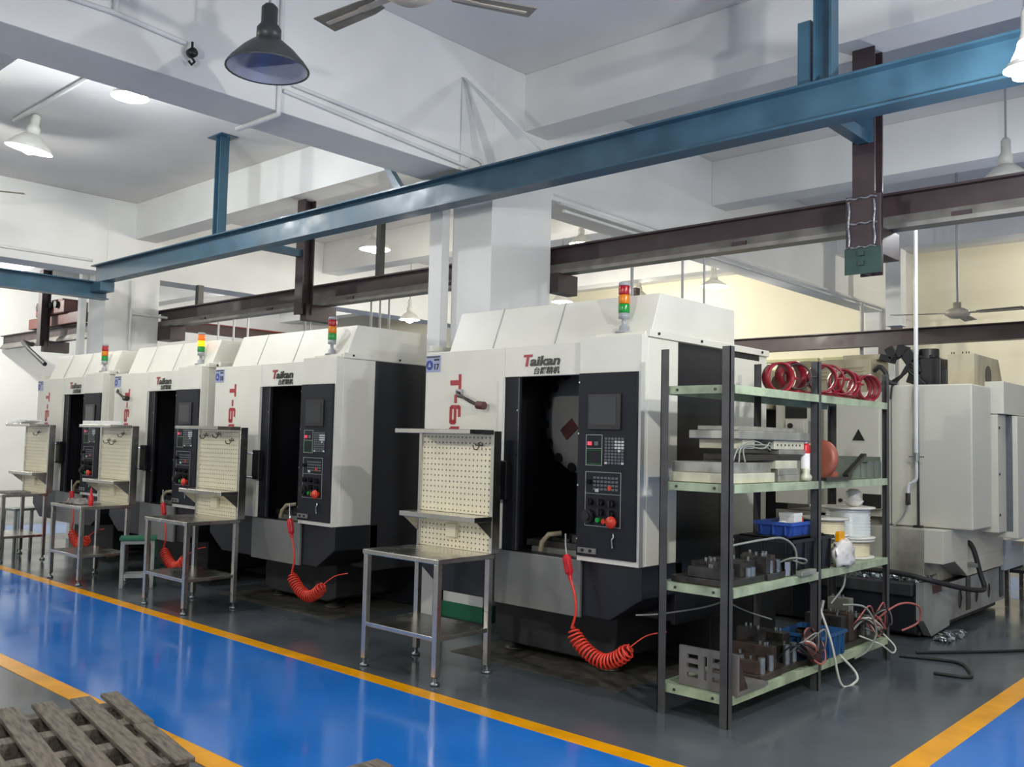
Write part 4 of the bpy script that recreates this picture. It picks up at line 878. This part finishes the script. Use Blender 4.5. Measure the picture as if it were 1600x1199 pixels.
# column body under enclosure
mpart(MB().box(-4.1, 8.3, .38, -2.62, 9.9, .9), 'lower_body', 'stained')
mpart(MB().box(-2.62, 7.95, .57, -2.47, 9.7, .84).prism([(8.25, .57), (9.7, .57), (9.7, .42), (8.6, .42)], 'x', -2.62, -2.47), 'side_trough', 'beige', bevel=.004)
mpart(MB().box(-3.1, 7.95, .45, -2.62, 8.3, .84), 'front_column', 'stained')
# enclosure
mpart(MB().box(-2.96, 8.15, .845, -2.30, 8.69, 2.05), 'enclosure', 'beige', bevel=.012)
mpart(MB().box(-3.03, 8.17, .845, -2.965, 8.7, 2.05), 'corner_panel', 'beige')
mpart(MB().box(-2.74, 8.146, .85, -2.734, 8.15, 2.04), 'panel_seam', 'keygrey', bevel=0)
mpart(MB().box(-2.952, 8.146, .85, -2.948, 8.15, 2.04), 'panel_seam', 'keygrey', bevel=0)
mpart(MB().box(-3.54, 8.10, .97, -3.035, 8.6, 1.90), 'cabinet_door', 'beige')
mpart(MB().box(-3.62, 8.2, .9, -3.0, 8.7, 2.0), 'cabinet_body', 'beige')
tri = MB().prism([(-3.275, 1.565), (-3.165, 1.565), (-3.22, 1.665)], 'y', 8.094, 8.10); mpart(tri, 'warning_triangle', 'black', bevel=0)
mpart(MB().box(-3.18, 8.09, .98, -3.02, 8.099, 1.10), 'dark_opening', 'black', bevel=0)
mpart(MB().cyl((-3.38, 8.085, 1.03), (-3.38, 8.1, 1.03), .018, 12), 'lock', 'black', bevel=0)
mpart(MB().box(-3.70, 8.3, .40, -3.56, 8.5, 2.0), 'dark_gap', 'black')
mpart(MB().box(-4.02, 8.13, .97, -3.71, 8.5, 1.95), 'cabinet_panel', 'beige')
ob = mpart(MB().box(-3.90, 8.08, 1.43, -3.72, 8.13, 1.74), 'control_box', 'beige', bevel=.004)
o_ = MB().cyl((-3.85, 8.07, 1.69), (-3.85, 8.08, 1.69), .026, 16); mpart(o_, 'gauge', 'black', ob, 0)
mpart(MB().box(-3.90, 8.074, 1.50, -3.72, 8.08, 1.535), 'label_strip', 'keygrey', ob, 0); mpart(MB().box(-3.90, 8.074, 1.44, -3.72, 8.08, 1.48), 'label_strip', 'keygrey', ob, 0); mpart(MB().box(-3.81, 8.074, 1.56, -3.76, 8.08, 1.60), 'label_plate', 'greypipe', ob, 0)
mpart(MB().box(-3.92, 8.12, 1.76, -3.71, 8.129, 1.94), 'dark_opening', 'black', bevel=0)
mpart(MB().box(-4.32, 8.4, .4, -4.03, 8.9, 2.0), 'dark_body', 'navy')
# top boxes
lb = mpart(MB().box(-3.92, 8.4, 1.94, -3.23, 8.85, 2.315), 'top_cover', 'tan', bevel=.008)
for x in (-3.80, -3.46):
    for k in range(4): mpart(MB().prism([(8.40, 2.135+k*.034), (8.382, 2.135+k*.034), (8.40, 2.155+k*.034)], 'x', x, x+.17), 'louvre', 'tan', lb, 0)
mpart(MB().box(-3.55, 8.55, 2.316, -3.2, 8.8, 2.37), 'lid', 'tan')
b2 = mpart(MB().box(-2.565, 8.4, 2.05, -2.35, 8.45, 2.325).prism([(8.45, 2.05), (9.3, 2.05), (9.12, 2.325), (8.45, 2.325)], 'x', -2.565, -2.35), 'motor_cover', 'tan', bevel=.004)
o_ = MB().cyl((-2.352, 8.80, 2.16), (-2.345, 8.80, 2.16), .085, 20); mpart(o_, 'fan_hole', 'black', b2, 0)
for x in (-2.54, -2.52, -2.45, -2.42, -2.40): mpart(MB().cyl((x, 8.43, 2.325), (x, 8.43, 2.345), .006, 6), 'screw', 'dsteel', b2, 0)
mpart(MB().prism([(7.95, 1.85), (8.7, 1.85), (8.7, 2.02), (8.58, 2.19), (7.95, 2.25)], 'x', -4.7, -4.1), 'rear_cover', 'tan'); mpart(MB().cyl((-4.102, 8.28, 2.09), (-4.095, 8.28, 2.09), .085, 20), 'fan_hole', 'black', bevel=0)
mpart(MB().box(-4.75, 7.98, .3, -4.33, 8.6, 1.85), 'rear_body', 'navy')
# black drive motor, cable chain
mpart(MB().box(-2.80, 8.4, 2.05, -2.62, 8.6, 2.30).cyl((-2.75, 8.5, 2.30), (-2.75, 8.5, 2.385), .085, 18).box(-2.86, 8.42, 2.30, -2.68, 8.56, 2.33).box(-2.65, 8.42, 2.05, -2.575, 8.56, 2.2), 'drive_motor', 'black', bevel=.008)
ch = [Vector(p) for p in ((-3.10, 8.45, 2.28), (-3.08, 8.45, 2.34), (-3.00, 8.45, 2.38), (-2.92, 8.45, 2.36), (-2.86, 8.45, 2.27), (-2.83, 8.45, 2.16), (-2.86, 8.45, 2.07))]
chm = MB()
for a, b in zip(ch[:-1], ch[1:]):
    d = b-a; ang = math.atan2(d.z, d.x); T_ = Matrix.Translation((a+b)/2) @ Matrix.Rotation(-ang, 4, 'Y'); chm.box(-d.length*.46, -.07, -.055, d.length*.46, .07, .055, T_)
mpart(chm, 'cable_chain', 'rubber', bevel=.006)
for k in range(4): mpart(MB().tube(smooth([(-3.12+.03*k, 8.38, 2.08), (-2.98+.03*k, 8.36, 2.10+.03*k), (-2.86, 8.36, 2.26-.03*k), (-2.80+.02*k, 8.37, 2.07)]), .012, 8), 'cable', 'rubber', bevel=0)
mpart(MB().tube(smooth([(-3.18, 8.36, 2.2), (-3.12, 8.33, 2.23), (-3.07, 8.33, 2.18), (-3.05, 8.34, 2.1), (-2.98, 8.36, 2.07)]), .022, 8), 'flexible_conduit', 'rubber', bevel=0)
mpart(MB().tube([(-2.73, 8.36, 2.06), (-2.74, 8.13, 2.04), (-2.74, 8.125, 1.9)], .008, 6), 'cable', 'rubber', bevel=0)
mpart(MB().tube([(-2.93, 8.2, 2.06), (-2.94, 8.13, 2.04), (-2.95, 8.125, 1.93)], .008, 6), 'cable', 'rubber', bevel=0)
# right-hand side block
mpart(MB().box(-2.40, 8.695, 1.82, -2.20, 9.7, 2.10), 'side_hood', 'beige', bevel=.004)
mpart(MB().box(-2.40, 8.695, .80, -2.25, 8.95, 1.815), 'side_panel', 'beige', bevel=.004); mpart(MB().box(-2.42, 8.955, .74, -2.16, 9.9, 1.81), 'side_door', 'beige', bevel=.008)
for z in (.95, 1.3, 1.7): mpart(MB().cyl((-2.252, 8.74, z), (-2.244, 8.74, z), .012, 8), 'bolt', 'black', bevel=0)
mpart(MB().box(-2.41, 8.952, .80, -2.2, 8.957, 1.81), 'panel_seam', 'keygrey', bevel=0)
mpart(MB().box(-2.62, 9.705, .37, -2.45, 10.35, .66), 'lower_panel', 'bluegrey')
# coolant hose
mpart(MB().tube(smooth([(-3.1, 7.66, .50), (-2.75, 7.68, .50), (-2.48, 7.72, .46), (-2.38, 8.1, .38), (-2.34, 8.45, .33), (-2.34, 8.6, .34), (-2.38, 8.62, .46), (-2.42, 8.62, .62), (-2.46, 8.62, .70), (-2.50, 8.62, .70)]), .021, 12), 'drain_hose', 'rubber', bevel=0)
mpart(MB().box(-2.47, 8.585, .50, -2.39, 8.66, .535), 'hose_clamp', 'galv', bevel=.003)
# air supply pipe with valve in front
ap = thing('air_supply_pipe', 'thin white vertical air pipe with valve before the beige machine', 'pipe', (-2.70, 8.02, 0))
MB().cyl((0, 0, 1.42), (0, 0, 3.36), .017, 10).build('pipe_body', 'pipe', ap)
MB().tube(smooth([(0, 0, 1.42), (0, 0, 1.26), (-.03, 0, 1.22), (-.06, 0, 1.2), (-.07, 0, 1.12)]), .013, 8).build('elbow_pipe', 'pipe', ap)
MB().cyl((0, 0, 1.40), (0, 0, 1.47), .026, 12).box(-.06, -.01, 1.43, .06, .01, 1.442).build('valve', 'galv', ap)
MB().cyl((-.07, 0, 1.07), (-.07, 0, 1.13), .02, 10).box(-.085, -.02, 1.03, -.055, .02, 1.07).build('coupling', 'dsteel', ap)
MB().tube(smooth([(-.07, 0, 1.04), (-.12, 0, .92), (-.22, -.02, .82), (-.34, .0, .80)]), .009, 6).build('air_hose', 'cable', ap)
pipe('control_cable', [(-2.725, 8.13, 2.0), (-2.72, 8.125, 1.5), (-2.715, 8.12, .86)], .008, 'rubber', 'black cable down the face of the beige machine', cat='cable')
tag(MB().box(-2.75, 8.075, .70, -2.68, 8.135, .86).build('limit_switch', 'black', bevel=.006), 'black pendant switch hanging under the beige machine panel', 'switch')
# table at right edge
tb = thing('side_table', 'narrow metal table with square legs at the right edge', 'table', (-2.35, 10.2, 0))
for x in (-.15, .3):
    for y in (-.25, .28): bx(x-.022, y-.022, .003, x+.022, y+.022, .6).build('leg', 'inox', tb, bevel=.003)
bx(-.2, -.3, .6, .36, .34, .64).build('tabletop', 'inox', tb); bx(-.17, -.27, .33, .32, .30, .36).build('lower_rail', 'navy', tb)

# ================================================================== PALLETS
pt = thing('pallet', 'weathered grey wooden pallet at the lower left', 'pallet', (-4.86, 1.98, 0), R(-9.5))
ys = (-1.16, -.98, -.79, -.60, -.43, -.27, -.10, .08, .215); 
for k, y in enumerate((-.86, -.66, -.46, -.275, -.11, .065, .215)):
    L = 1.2 if k != 6 else .60
    m = MB().box(0.01*math.sin(k*3), y, .118, L, y+(.098 if k < 6 else .085), .14); m.build('deck_board', 'wood', pt, bevel=.003)
bx(.605, .205, .118, 1.2, .285, .139).build('deck_board', 'wood', pt, bevel=.003)
for x in (.10, .42, .74, 1.06): bx(x, -.9, .022, x+.09, .28, .1175).build('stringer', 'wood', pt, bevel=.003)
for y in (-.85, -.3, .18): bx(0, y, 0.0005, 1.2, y+.09, .0215).build('bottom_board', 'wood', pt)
p2 = thing('pallet', 'corner of a second wooden pallet at the bottom edge', 'pallet', (-3.09, 2.60, 0), R(-4))
for k in range(6): bx(.17*k, -1.0, .118, .17*k+.115, 0, .14).build('deck_board', 'wood', p2, bevel=.003)
for y in (-.98, -.55, -.11): bx(.0, y, .024, .96, y+.09, .1175).build('stringer', 'wood', p2)
for x in (.02, .84): bx(x, -1.0, .0035, x+.09, 0, .0235).build('bottom_board', 'wood', p2)
